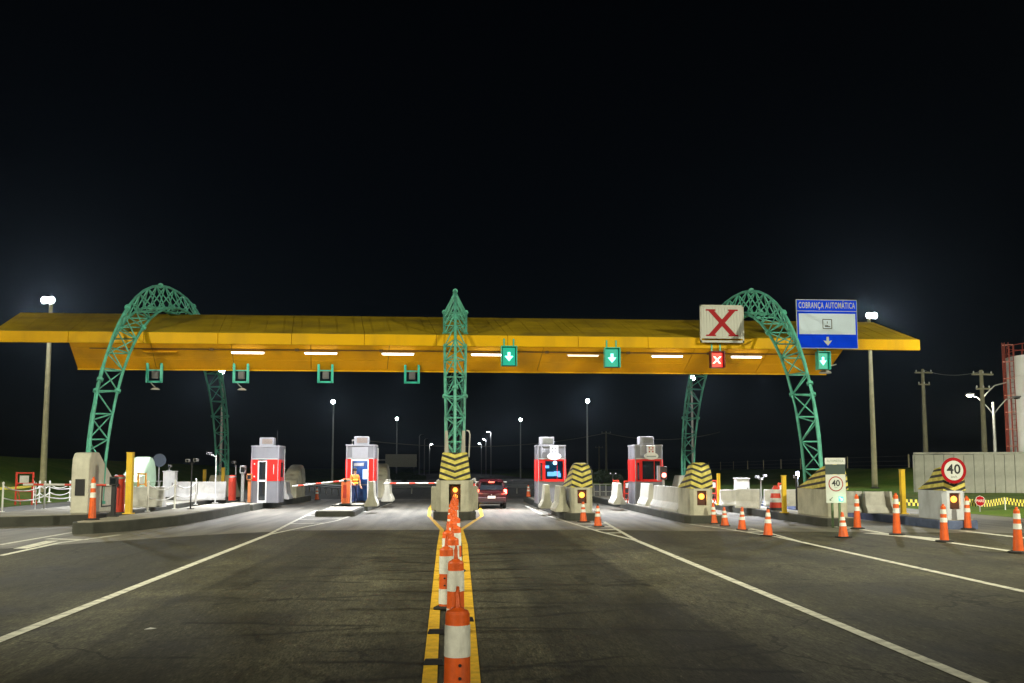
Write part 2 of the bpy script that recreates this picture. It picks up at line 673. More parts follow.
# cast slabs of the apron, one per lane, with recessed joints
edge = [(-23.8, 24.8), gxy(0, 549), gxy(110, 541.5), gxy(205, 535), gxy(300, 530.5), (0.0, 31.0), (4.9, 30.6), (9.6, 29.6), (13.8, 29.0), (17.6, 28.2), (23.8, 27.5)]
ap = MB()
for (x0, y0), (x1, y1) in zip(edge, edge[1:]):
    ys = [0.0] + [k / 4 for k in range(1, 5)]
    for k in range(4):
        a0 = y0 + (62 - y0) * k / 4
        a1 = y1 + (62 - y1) * k / 4
        b0 = y0 + (62 - y0) * (k + 1) / 4
        b1 = y1 + (62 - y1) * (k + 1) / 4
        g = 0.012
        slab = MB().add([(x0 + g, a0 + g, .004), (x1 - g, a1 + g, .004), (x1 - g, b1 - g, .004), (x0 + g, b0 - g, .004)], [(0, 1, 2, 3)])
        if k == 0 and x0 == edge[0][0]:
            apron = struct(slab.build('concrete_apron', APRON), 'pale concrete apron under the toll canopy')
        else:
            slab.build('slab', APRON, apron)


def stripe(name, pts, w, m=LINEW, z=0.009, label=None):
    """a painted line along a polyline of ground points"""
    pts = [Vector((p[0], p[1], 0)) for p in pts]
    vs = []
    for k, p in enumerate(pts):
        d = (pts[min(k + 1, len(pts) - 1)] - pts[max(k - 1, 0)]).normalized()
        nrm = Vector((d.y, -d.x, 0))
        vs += [(p.x - nrm.x * w / 2, p.y - nrm.y * w / 2, z), (p.x + nrm.x * w / 2, p.y + nrm.y * w / 2, z)]
    fs = [(2 * k, 2 * k + 1, 2 * k + 3, 2 * k + 2) for k in range(len(pts) - 1)]
    return struct(MB().add(vs, fs).build(name, m), label)


# lane lines run straight up the approach, then open into a gore round each island
for k, (near, apex, la, lb, lab) in enumerate([
        ((4.98, -8), gxy(637, 541), [gxy(600, 532), gxy(569, 522.5), gxy(541, 514), gxy(526, 506)], [gxy(620, 531.5), gxy(604, 522)], 'right of the drum row'),
        ((-5.22, -8), gxy(268, 535), [gxy(292, 522.5), gxy(317, 510.5)], [gxy(296, 529), gxy(336, 521), gxy(371, 509.5), gxy(392, 503)], 'left of the drum row'),
        ((9.55, 4), gxy(800, 542), [gxy(776, 537), gxy(725, 529), gxy(690, 524.5)], [gxy(772, 534), gxy(750, 528.5)], 'second to the right of the drum row')]):
    stripe('lane_line', [near, apex], 0.17, label='white lane line ' + lab)
    stripe('gore_line', [apex] + la, 0.13)
    stripe('gore_line', [apex] + lb, 0.13, z=0.010)
    for t in (0.35, 0.52, 0.70, 0.88):
        def along(L_):
            ps = [Vector(apex)] + [Vector(q) for q in L_[:3 if k == 1 else 2]]
            tot = sum((q - p).length for p, q in zip(ps, ps[1:]))
            d = t * tot
            for p, q in zip(ps, ps[1:]):
                if d <= (q - p).length:
                    return p.lerp(q, d / (q - p).length)
                d -= (q - p).length
            return ps[-1]
        p, q = along(la), along(lb)
        if (p - q).length > 0.3:
            stripe('gore_bar', [p, q], 0.3, z=0.008)
# left gore before the far lane island, right gores
stripe('gore_line', [gxy(0, 545), gxy(76, 532)], 0.16)
stripe('gore_line', [gxy(0, 556), gxy(60, 543), gxy(120, 535)], 0.16)
stripe('gore_bar', [gxy(20, 549), gxy(52, 541)], 0.35, z=0.008)
stripe('gore_bar', [gxy(48, 539), gxy(86, 540)], 0.3, z=0.008)
stripe('gore_line', [gxy(846, 527), gxy(900, 536), gxy(1016, 552)], 0.22)
stripe('gore_bar', [gxy(868, 533), gxy(945, 540)], 0.55, z=0.008)
stripe('gore_line', [gxy(780, 519), gxy(850, 529)], 0.14)
stripe('gore_line', [gxy(962, 531), gxy(1040, 540)], 0.3)

# yellow pair with the split round the centre pier
stripe('centre_line', [(-0.16, -6), (-0.19, 8), gxy(440, 545), gxy(442, 530), gxy(429, 516), gxy(430, 508), gxy(433, 503)], 0.15, LINEY, label='yellow centre line left of the drums')
stripe('centre_line', [(0.22, -6), (0.22, 8), gxy(465, 545), gxy(461, 530), gxy(482, 516), gxy(480, 508), gxy(477, 503)], 0.15, LINEY, label='yellow centre line right of the drums')
for a, b_ in (((444, 523), (463, 523)), ((440, 519), (470, 519)), ((442, 527), (461, 527))):
    stripe('gore_bar', [gxy(*a), gxy(*b_)], 0.2, mat('faded yellow paint', (0.34, 0.29, 0.10), 0.8, 0, 0.2, 5), z=0.007)

# ------------------------------------------------------------------ kerbed islands
def island(poly, h, label, tone=None):
    o = MB().prism(poly, -0.05, h).build('traffic_island', tone or KERB, bevel=0.03)
    struct(o, label)
    c = Vector((sum(p[0] for p in poly) / len(poly), sum(p[1] for p in poly) / len(poly)))
    n = len(poly)
    ins = []
    for i, p in enumerate(poly):                     # inset by mitred offset
        a, b_ = Vector(poly[i - 1]), Vector(poly[(i + 1) % n])
        p = Vector(p)
        d1, d2 = (p - a).normalized(), (b_ - p).normalized()
        n1, n2 = Vector((-d1.y, d1.x)), Vector((-d2.y, d2.x))
        m = (n1 + n2).normalized()
        k = 0.14 / max(0.35, m.dot(n1))
        q = p + m * k
        if (c - q).length > (c - p).length:
            q = p - m * k
        ins.append((q.x, q.y))
    MB().prism(ins, h - 0.03, h + 0.012).build('slab', SLAB, o)
    return o


def nosed(x0, x1, y0, y1, r=0.5):
    return [(x0, y0 + r), (x0 + r * .5, y0 + r * .12), (x0 + r, y0), (x1 - r, y0), (x1 - r * .5, y0 + r * .12), (x1, y0 + r), (x1, y1), (x0, y1)]


HI = 0.30
island([(-12.25, 30.4), (-11.95, 29.7), (-11.4, 29.9), (-10.7, 31.0), (-9.95, 34.0), (-9.75, 38), (-9.75, 45), (-11.7, 45), (-11.9, 38), (-12.2, 33)], 0.36, 'kerbed island with red cabinet and yellow post')
island([(-11.5, 45.4), (-9.7, 45.4), (-9.55, 52), (-9.1, 55), (-9.1, 60), (-11.5, 60)], 0.30, 'island under the leftmost booth')
island([(-17.6, 33.6), (-17.0, 33.0), (-16.0, 33.3), (-14.6, 34.2), (-13.5, 35.0), (-13.2, 37), (-13.2, 58), (-17.2, 58), (-17.5, 44)], 0.36, 'kerbed island of the left arch')
island(nosed(-5.85, -4.15, 39.6, 44.2, .15), 0.24, 'low island end in front of the second booth')
island([(-5.75, 44.4), (-4.0, 44.4), (-3.7, 52), (-3.6, 59), (-5.75, 59)], 0.32, 'island under the second booth')
island(nosed(-0.70, 1.04, 36.6, 57, .5), 0.33, 'centre island under the striped pier')
island(nosed(4.6, 6.05, 35.95, 57, .35), HI, 'island under the third booth')
island(nosed(8.9, 10.5, 33.75, 58, .35), HI, 'island under the fourth booth')
island(nosed(13.35, 14.75, 31.7, 58, .3), HI, 'island of the right arch')
BLUEK = mat('bluish lit kerb', (0.10, 0.13, 0.24), 0.8, 0, 0.35, 1.4, 0.3, dirt=0.3)  # bluish lamp light put into the kerb colour
island(nosed(16.85, 18.25, 30.0, 58, .35), HI, 'rightmost island with kerb tinted by bluish light', BLUEK)

# ------------------------------------------------------------------ canopy
YF, YB = 40.5, 47.5
cz = lambda py, Y: P(451, py, Y).z
YK = 41.75
Z_FB, Z_FT, Z_SB, Z_RG = cz(346.2, YF), cz(335.3, YF), cz(371.3, YK), cz(318.5, YB)
Z_RB = Z_SB + 1.05
XL, XR = P(-8, 345, YF).x, P(920, 352, YF).x
SL, SR = P(69, 345, YF).x, P(843, 350, YF).x
BL, BR = P(78, 366, YK).x, P(826, 377, YK).x
RL, RR = P(20, 315, YB).x, P(873, 322, YB).x
canopy = empty('toll_canopy', (0, YF, 0), 'long yellow toll canopy with sloped roof spanning every lane', 'canopy')
cl = lambda x, y, z: (x, y - YF, z)


def quad_plate(a, b_, c, d, t, up=(0, 0, 1)):
    """a thin plate over four corner points"""
    up = Vector(up) * t
    lo = [Vector(q) for q in (a, b_, c, d)]
    hi = [q + up for q in lo]
    return MB().add(lo + hi, [(0, 1, 2, 3), (4, 5, 6, 7), (0, 1, 5, 4), (1, 2, 6, 5), (2, 3, 7, 6), (3, 0, 4, 7)])


NF = 13
for i in range(NF):                                   # fascia panels
    x0, x1 = XL + (XR - XL) * i / NF, XL + (XR - XL) * (i + 1) / NF
    h = (Z_FT - Z_FB) / 2
    MB().box(((x0 + x1) / 2, 0, Z_FB + h), (x1 - x0 - 0.014, 0.10, 2 * h)).build('fascia_panel', YFASC, canopy, bevel=0.02)
    # roof sheets with standing ribs
    r0, r1 = RL + (RR - RL) * i / NF, RL + (RR - RL) * (i + 1) / NF
    g = 0.01
    m = quad_plate((x0 + g, .06, Z_FT - .03), (x1 - g, .06, Z_FT - .03), (r1 - g, YB - YF, Z_RG), (r0 + g, YB - YF, Z_RG), 0.06)
    nr = 4
    for k in range(nr):
        t = (k + .5) / nr
        a = Vector((x0 + (x1 - x0) * t, .08, Z_FT + .035))
        b_ = Vector((r0 + (r1 - r0) * t, YB - YF - .05, Z_RG + .065))
        w = Vector((.012, 0, 0))
        u = Vector((0, 0, .008))
        m.add([a - w, a + w, b_ + w, b_ - w, a - w + u, a + w + u, b_ + w + u, b_ - w + u],
              [(4, 5, 6, 7), (0, 1, 5, 4), (1, 2, 6, 5), (2, 3, 7, 6), (3, 0, 4, 7)])
    m.build('roof_sheet', YROOF, canopy)
NS = 10
rows = [(0.012, 0.17), (0.20, 0.60), (0.612, 1.0)]


def soff(u, t):
    x = (SL + (SR - SL) * u) * (1 - t) + (BL + (BR - BL) * u) * t
    return Vector((x, (YK - YF) * t, Z_FB + (Z_SB - Z_FB) * t))


for ri, (t0, t1) in enumerate(rows):
    for i in range(NS):
        u0, u1 = i / NS + 0.0004, (i + 1) / NS - 0.0004
        a, b_, c, d = soff(u0, t0), soff(u1, t0), soff(u1, t1), soff(u0, t1)
        quad_plate(a, b_, c, d, 0.05).build('soffit_panel', YSOFF, canopy)
up = Vector((0, 0, .07))
quad_plate(soff(0, .008) + up, soff(1, .008) + up, soff(1, 1) + up, soff(0, 1) + up, .03).build('soffit_backing', mat('dark amber steel', (0.12, 0.06, 0.01), 0.7), canopy)
# underside rising from the keel to the rear edge, in panels
for i in range(NS):
    x0, x1 = BL + (BR - BL) * i / NS + .01, BL + (BR - BL) * (i + 1) / NS - .01
    quad_plate((x0, YK - YF + .02, Z_SB), (x1, YK - YF + .02, Z_SB), (x1, YB - YF, Z_RB), (x0, YB - YF, Z_RB), .05).build('underside_panel', YSOFF, canopy)
# end walls and rear wall of the hull below the roof
zt = lambda y: Z_FT - .06 + (Z_RG - Z_FT) * y / (YB - YF)
for u in (0, 1):
    a, k_ = soff(u, 0.02), soff(u, 1)
    sgn = -1 if u == 0 else 1
    r_ = Vector((k_.x, YB - YF, Z_RB))
    loop = [a, k_, r_, Vector((k_.x, YB - YF, zt(YB - YF))), Vector((a.x, a.y, zt(a.y)))]
    inn = [q + Vector((-sgn * .06, 0, 0)) for q in loop]
    MB().add(loop + inn, [tuple(range(5)), tuple(range(5, 10))] + [(q, (q + 1) % 5, 5 + (q + 1) % 5, 5 + q) for q in range(5)]).build('end_wall', YSOFF, canopy)
a, b_ = Vector((BL, YB - YF, Z_RB)), Vector((BR, YB - YF, Z_RB))
MB().box(((BL + BR) / 2, YB - YF + .04, (Z_RB + Z_RG - .05) / 2), (BR - BL, .06, Z_RG - .05 - Z_RB)).build('rear_wall', YFASC, canopy)
MB().box(((BL + BR) / 2, YK - YF - .01, Z_SB - .025), (BR - BL, .07, .05)).build('edge_trim', YFASC, canopy)

# cable run and junction boxes along the raked face
ck = soff(.5, .185)
MB().cyl((SL + .8, ck.y - .02, ck.z - .02), (SR - .8, ck.y - .02, ck.z - .02), .02, n=6).build('conduit', mat('brown conduit', (.10, .05, .012), .7), canopy)
for i in range(9):
    MB().box((SL + (SR - SL) * (i + .62) / 9.3, ck.y - .02, ck.z - .02), (.16, .08, .10)).build('junction_box', mat('brown conduit', (.10, .05, .012), .7), canopy)
# strip lights on the soffit
for px, t, lit in ((160, .27, 0), (248, .27, 1), (321, .27, 1), (398, .27, 1), (487, .27, 1), (583, .27, .35), (667, .27, 1), (746, .27, 1)):
    Y = YF + (YK - YF) * t - .06
    x = P(px, 353, Y).x
    z = Z_FB + (Z_SB - Z_FB) * t
    fx = MB().box((x, Y - YF, z - .045), (1.5, .14, .05)).build('light_fixture', WHITE if lit else YSOFF, canopy, bevel=.015)
    for s_ in (-.05, .05):
        MB().cyl((x - .70, Y - YF - .05 + s_ * .6, z - .085 - s_ * .15), (x + .70, Y - YF - .05 + s_ * .6, z - .085 - s_ * .15), .024, n=8).build('light_tube', TUBE if lit == 1 else (glow('dim tube light', (1, .8, .5), 2.0) if lit else YSOFF), fx)
# downlights in the rear soffit rows, over each lane; outermost pair added to brighten the plaza sides
for x, en in ((-17.0, 500), (-12.5, 700), (-7.6, 900), (-2.5, 900), (2.9, 900), (7.4, 900), (12.0, 900), (15.9, 1000), (18.6, 700)):
    Y = 44.6
    z = Z_SB + (Z_RB - Z_SB) * (Y - YK) / (YB - YK) - .05
    fx = MB().box((x, Y - YF, z - .03), (.5, .3, .06)).build('downlight', GALV, canopy, bevel=.01)
    l = light('lane_downlight', 'AREA', (x, Y - YF, z - .09), en, (0.90, 0.93, 1.0), canopy, size=(.45, .26))
    l.rotation_euler = (0, 0, 0)
    l.data.spread = R(130)

# ------------------------------------------------------------------ lattice arches
def arch(X, y_front, y_rear, z_top, label):
    cy, a0 = (y_front + y_rear) / 2, (y_rear - y_front) / 2
    e = empty('truss_arch', (X, cy, 0), label, 'arch', 'teal lattice arches holding the canopy')
    NB = 28
    pts = []
    for k in range(NB + 1):
        th = math.pi * k / NB
        c, s = -math.cos(th), math.sin(th)
        d = 0.72 + 0.33 * s
        w = 0.68 + 0.38 * s
        n_ = 0.90                                   # a touch fuller than an ellipse
        sy = math.copysign(abs(c) ** n_, c)
        sz = abs(s) ** n_
        bz = z_top - d / 2 - 0.75
        base = Vector((0, a0 * sy, 0.75 + bz * sz))
        nrm = Vector((0, c / a0, s / bz)).normalized()
        out = base + nrm * d / 2
        inn = base - nrm * d / 2
        pts.append((out, inn + Vector((-w / 2, 0, 0)), inn + Vector((w / 2, 0, 0))))
    MB().tube([p[0] for p in pts], .062, 8).build('outer_chord', TEAL, e, smooth=True)
    MB().tube([p[1] for p in pts], .062, 8).build('inner_chord', TEAL, e, smooth=True)
    MB().tube([p[2] for p in pts], .062, 8).build('inner_chord', TEAL, e, smooth=True)
    for k in range(NB):
        m = MB()
        A, B = pts[k], pts[k + 1]
        mid = (A[0] + B[0]) / 2
        for j in (1, 2):
            m.cyl(A[j], mid, .032, n=6)
            m.cyl(mid, B[j], .032, n=6)
        if k % 2 == 0:
            m.cyl(A[1], B[2], .027, n=6)
        else:
            m.cyl(A[2], B[1], .027, n=6)
        m.cyl(A[1], A[2], .032, n=6)
        if k % 4 == 0:
            for j in range(3):
                m.cyl(A[j] - (B[j] - A[j]).normalized() * .06, A[j] + (B[j] - A[j]).normalized() * .06, .13, n=8)
        m.build('lacing', TEAL, e)
    return e


AF, AR = 36.0, 53.2
arch(-14.05, 36.4, 57.2, 11.12, 'teal lattice arch at the left, over the plain concrete plinth')
arch(0.17, 38.0, AR, 10.95, 'teal lattice arch at the centre, seen end on')
arch(14.25, 34.3, 54.0, 10.75, 'teal lattice arch at the right, beside the blue board')

# ------------------------------------------------------------------ concrete blocks and plinths
def chevron_material(name, k, period, z0, slope_y=0.1, duty=0.42, off=0.0):
    m = bpy.data.materials.new(name)
    m.use_nodes = True
    nt = m.node_tree
    N, L = nt.nodes, nt.links
    b = N['Principled BSDF']
    b.inputs['Roughness'].default_value = 0.6
    tc = N.new('ShaderNodeTexCoord')
    sx = N.new('ShaderNodeSeparateXYZ')
    L.new(tc.outputs['Object'], sx.inputs[0])

    def mth(op, a, c=None):
        q = N.new('ShaderNodeMath')
        q.operation = op
        for i, v in enumerate((a, c)):
            if v is None:
                continue
            if isinstance(v, (int, float)):
                q.inputs[i].default_value = v
            else:
                L.new(v, q.inputs[i])
        return q.outputs[0]
    v = mth('SUBTRACT', sx.outputs[2], mth('MULTIPLY', mth('ABSOLUTE', sx.outputs[0]), k))
    v = mth('ADD', v, mth('MULTIPLY', sx.outputs[1], slope_y))
    fr = mth('FRACT', mth('DIVIDE', mth('ADD', v, off), period))
    isb = mth('LESS_THAN', fr, duty)
    nz = N.new('ShaderNodeTexNoise')
    nz.inputs['Scale'].default_value = 5
    nz.inputs['Detail'].default_value = 6
    L.new(tc.outputs['Object'], nz.inputs['Vector'])
    rp = N.new('ShaderNodeValToRGB')
    rp.color_ramp.elements[0].color = (0.46, 0.40, 0.08, 1)
    rp.color_ramp.elements[0].position = .35
    rp.color_ramp.elements[1].color = (0.76, 0.65, 0.15, 1)
    rp.color_ramp.elements[1].position = .65
    L.new(nz.outputs[0], rp.inputs[0])
    mx = N.new('ShaderNodeMix')
    mx.data_type = 'RGBA'
    L.new(isb, mx.inputs[0])
    L.new(rp.outputs[0], mx.inputs[6])
    mx.inputs[7].default_value = (0.028, 0.026, 0.022, 1)
    L.new(mx.outputs[2], b.inputs['Base Color'])
    return m


CHEV = chevron_material('yellow black chevrons', 0.42, 0.225, 1.0)
CHEVC = chevron_material('yellow black chevrons wide', 0.36, 0.26, 1.2)


def nose_block(X, Y, z, L, wid, label, striped=True, rz=0.0, lamp=True, bodym=CONC, zb=1.0, zt=2.0, chev=CHEV, wt=0.82):
    """rounded crash block: plain body, tall cap at the front falling away to the back"""
    e = empty('crash_block', (X, Y, z), label, 'concrete block', 'concrete crash blocks on the islands', rz)
    hw = wid / 2
    c = .12
    plan = [(-hw, c), (-hw + c, 0), (hw - c, 0), (hw, c), (hw, L), (-hw, L)]
    if lamp:                                          # body leaves a recess for the signal box
        a, b_ = .19, .19
        m = MB()
        m.prism([(-hw, c), (-hw + c, 0), (-a, 0), (-a, .25), (-hw, .25)], 0, zb)
        m.prism([(a, 0), (hw - c, 0), (hw, c), (hw, .25), (a, .25)], 0, zb)
        m.prism([(-hw, .25), (hw, .25), (hw, L), (-hw, L)], 0, zb)
        m.prism([(-a, 0), (a, 0), (a, .25), (-a, .25)], 0, .36)
        m.prism([(-a, 0), (a, 0), (a, .25), (-a, .25)], .92, zb)
        m.build('body', bodym, e)
        bx = MB().box((0, .16, .64), (.37, .16, .54)).build('signal_box', mat('amber glow box', (.06, .018, .008), .5), e)  # brown box colour chosen to carry the amber lamp glow
        MB().lathe([(.0, 0), (.115, 0), (.115, .01), (.07, .045), (0, .055)], n=16).build('lamp_lens', AMBER, bx).rotation_euler = (R(90), 0, 0)
        bx.children[0].location = (0, .08, .70)
        light('amber_signal_light', 'POINT', (0, .0, .70), 3.2, (1.0, .5, .15), e, size=.07)
    else:
        MB().prism(plan, 0, zb).build('body', bodym, e, bevel=.02)
    # cap as a loft of cross sections along y
    prof = [(0.0, zb + .02), (0.0, zb + .30), (.03, zb + .62 * (zt - zb)), (.10, zb + .85 * (zt - zb)), (.24, zt - .03), (.45, zt), (.75, zt - .05)]
    back = [(L * .45, zb + .74 * (zt - zb)), (L * .62, zb + .52 * (zt - zb)), (L * .80, zb + .27 * (zt - zb)), (L, zb + .04)]
    tops = prof[2:] + [q for q in back if q[0] > .8]
    m = MB()
    vs, fs = [], []
    ring = []
    yl = [0.0, .03, .10, .24, .45, .75] + [q[0] for q in back if q[0] > .8]
    zl = [zb + .70 * (zt - zb), zb + .80 * (zt - zb), zb + .92 * (zt - zb), zt - .02, zt, zt - .06] + [q[1] for q in back if q[0] > .8]
    for y, zz in zip(yl, zl):
        h = zz - zb
        f_ = (h / (zt - zb))
        wtop = hw * (1 - (1 - wt) * f_)
        yb = y
        pts = [(-hw, zb + .002)]
        for s_ in (.35, .7):
            pts.append((-hw + (hw - wtop) * s_, zb + h * s_))
        r = min(.16, h * .4)
        pts += [(-wtop, zz - r), (-wtop + r * .3, zz - r * .3), (-wtop + r, zz)]
        pts += [(wtop - r, zz), (wtop - r * .3, zz - r * .3), (wtop, zz - r)]
        for s_ in (.7, .35):
            pts.append((hw - (hw - wtop) * s_, zb + h * s_))
        pts.append((hw, zb + .002))
        ring.append([(x, yb, q) for x, q in pts])
    n = len(ring[0])
    for rg in ring:
        vs += rg
    for k in range(len(ring) - 1):
        for i in range(n):
            j = (i + 1) % n
            fs.append((k * n + i, k * n + j, (k + 1) * n + j, (k + 1) * n + i))
    fs += [tuple(range(n)), tuple(range((len(ring) - 1) * n, len(ring) * n))]
    m.add(vs, fs)
    m.build('cap', chev if striped else bodym, e, smooth=True)
    return e


def at(px, py, z):
    g = G(px, py, z)
    return g.x, g.y


nose_block(5.30, 36.3, HI + .012, 3.0, 0.86, 'striped crash block in front of the third booth, beside two cones')
nose_block(9.60, 34.1, HI + .012, 1.9, 0.88, 'striped crash block at the foot of the right arch rear leg, with lit amber lamp')
nose_block(14.10, 32.1, HI + .012, 3.0, 0.74, 'striped crash block under the right arch front leg, behind the small speed panel', lamp=False, zt=1.95)
WB = mat('cool lit painted concrete', (0.56, 0.59, 0.66), 0.75, 0, 0.12, 2.5, 0.15, dirt=0.35)  # cool lane light put into the block's white as a blue tint
nose_block(17.5, 30.4, HI + .012, 1.7, 0.82, 'white crash block with lit amber lamp behind the big round speed sign', bodym=WB, zt=1.85)
# plain ones of the opposite lanes, facing the other way
nose_block(-9.75, 58.6, .312, 3.4, 1.0, 'plain beige crash block right of the leftmost booth', striped=False, rz=R(180), lamp=False, zt=2.0)
nose_block(-4.30, 57.6, .332, 3.2, 1.0, 'plain beige crash block right of the second booth', striped=False, rz=R(180), lamp=False, zt=2.05)
gb = mat('pale green concrete', (0.24, 0.34, 0.23), 0.75, 0, 0.15, 2, 0.15, dirt=0.2)
nose_block(-15.6, 47.5, .372, 2.4, 1.1, 'pale green crash block beside the white cabinet', striped=False, rz=R(180), lamp=False, zt=2.3, bodym=gb)


def centre_pier():
    e = empty('centre_pier', (0.17, 36.95, .345), 'wide striped concrete pier carrying the centre arch', 'concrete pier')
    hw, zb, zt = .76, 1.25, 2.4
    m = MB()
    o = .24
    m.prism([(-hw, .22), (-hw + .2, 0), (-o, 0), (-o, .7), (-hw, .7)], 0, zb)
    m.prism([(o, 0), (hw - .2, 0), (hw, .22), (hw, .7), (o, .7)], 0, zb)
    m.prism([(-hw, .702), (hw, .702), (hw, 2.6), (-hw, 2.6)], 0, zb)
    m.prism([(-o, 0.002), (o, .002), (o, .70), (-o, .70)], 1.1, zb - .002)
    m.build('body', CONC, e)
    cw = .66
    lo = [(-cw, .06), (cw, .06), (cw, 2.4), (-cw, 2.4)]
    wt = .52
    hi = [(-wt, .42), (wt, .42), (wt, 2.2), (-wt, 2.2)]
    vs = [(x, y, zb + .003) for x, y in lo] + [(x, y, zt) for x, y in hi]
    MB().add(vs, [(0, 1, 2, 3), (4, 5, 6, 7), (0, 1, 5, 4), (1, 2, 6, 5), (2, 3, 7, 6), (3, 0, 4, 7)]).build('cap', CHEVC, e, bevel=.06)
    for s in (-1, 1):
        MB().prism([(s * .74, .9), (s * .98, .95), (s * .98, 2.4), (s * .74, 2.4)] if s > 0 else [(-.98, .95), (-.74, .9), (-.74, 2.4), (-.98, 2.4)], 0, .98).build('side_block', CONC, e, bevel=.03)
    bx = MB().box((.02, .5, .72), (.36, .22, .60)).build('signal_box', mat('amber glow box', (.06, .018, .008), .5), e)  # same brown, with the amber glow put into the colour
    for zz in (.86, .58):
        q = MB().lathe([(.0, 0), (.10, 0), (.10, .01), (.06, .04), (0, .05)], n=14).build('lamp_lens', AMBER, bx)
        q.rotation_euler = (R(90), 0, 0)
        q.location = (.02, .388, zz)
    light('amber_signal_light', 'POINT', (.02, .3, .80), 5.0, (1, .5, .15), e, size=.08)
    # concrete horns and conduit at the top of the pier
    for s in (-1, 1):
        MB().tube([(s * .34, .55, zt - .1), (s * .36, .6, zt + .9)], [.10, .06], 8).build('fin', CONCW, e)
    MB().tube([(.58, .8, zt - .2), (.62, .8, zt + .75), (.58, .8, zt + .9), (.48, .8, zt + .92)], .03, 8).build('conduit', WHITE, e)


centre_pier()


def arch_plinth():
    e = empty('arch_plinth', (-14.0, 35.25, .372), 'tall plain concrete plinth at the foot of the left arch', 'concrete plinth')
    prof = [(0, 0), (0, 1.7), (.05, 2.1), (.22, 2.31), (.95, 2.34), (1.3, 2.1), (3.0, 1.0), (3.1, .85), (3.1, 0)]
    MB().prism_x(prof, -.33, .33).build('body', mat('pale plinth concrete', (.60, .585, .50), .8, 0, .18, 1.8, .2, dirt=.4), e, bevel=.06)
    MB().box((.02, -.008, 1.0), (.34, .05, .62)).build('hatch', DARK, e)
    m = MB()
    for c, d in (((.34, 1.9, 1.02), (.03, 1.2, .05)), ((.34, 1.9, .22), (.03, 1.2, .05)), ((.34, 1.325, .62), (.03, .05, .75)), ((.34, 2.475, .62), (.03, .05, .75))):
        m.box(c, d)
    m.build('panel_frame', BLACKM, e)


arch_plinth()
# small footings of the rear legs
for X, Y, lab in ((-14.05, 57.0, 'concrete footing of the left arch rear leg'), (14.25, 53.8, 'concrete footing of the right arch rear leg')):
    e = MB().add([(-.9, -.9, 0), (.9, -.9, 0), (.9, .9, 0), (-.9, .9, 0), (-.62, -.62, 1.35), (.62, -.62, 1.35), (.62, .62, 1.35), (-.62, .62, 1.35)],
                 [(0, 1, 2, 3), (4, 5, 6, 7), (0, 1, 5, 4), (1, 2, 6, 5), (2, 3, 7, 6), (3, 0, 4, 7)]).build('arch_footing', CONC, bevel=.05, loc=(X, Y, .31))
    tag(e, lab, 'footing')


# ------------------------------------------------------------------ toll booths
def rplan(hw, hd, r, extra=()):
    """rounded rectangle, counter-clockwise from the front left; extra x cuts on the front edge"""
    pts = []
    for cx, cy, a0 in ((-hw + r, -hd + r, 180), (hw - r, -hd + r, 270), (hw - r, hd - r, 0), (-hw + r, hd - r, 90)):
        for k in range(5):
            t = R(a0 + 90 * k / 4)
            pts.append((cx + r * math.cos(t), cy + r * math.sin(t)))
        if a0 == 180:
            pts += [(x, -hd) for x in extra]
    return pts


def ring_wall(plan, z0, z1, t=.06, skip=lambda a, b: False):
    m = MB()
    sx = max(p[0] for p in plan)
    inn = [(x * (1 - t / sx), y * (1 - t / sx)) for x, y in plan]
    n = len(plan)
    for i in range(n):
        j = (i + 1) % n
        if skip(plan[i], plan[j]):
            continue
        a, b_, c, d = plan[i], plan[j], inn[j], inn[i]
        vs = [(*q, z) for z in (z0, z1) for q in (a, b_, c, d)]
        m.add(vs, [(0, 1, 2, 3), (4, 5, 6, 7), (0, 1, 5, 4), (1, 2, 6, 5), (2, 3, 7, 6), (3, 0, 4, 7)])
    return m


def ac_unit(e, z, x=0.0, front=None):
    u = MB().box((x, -.35, z + .21), (.72, .62, .42)).build('roof_unit', LGREY, e, bevel=.02)
    MB().box((x + .04, -.664, z + .22), (.52, .012, .26)).build('grille', front or mat('unit grille', (.10, .10, .09), .7), u)
    for k in range(5):
        MB().box((x + .04, -.676, z + .12 + .05 * k), (.50, .012, .014)).build('louvre', GALV, u)


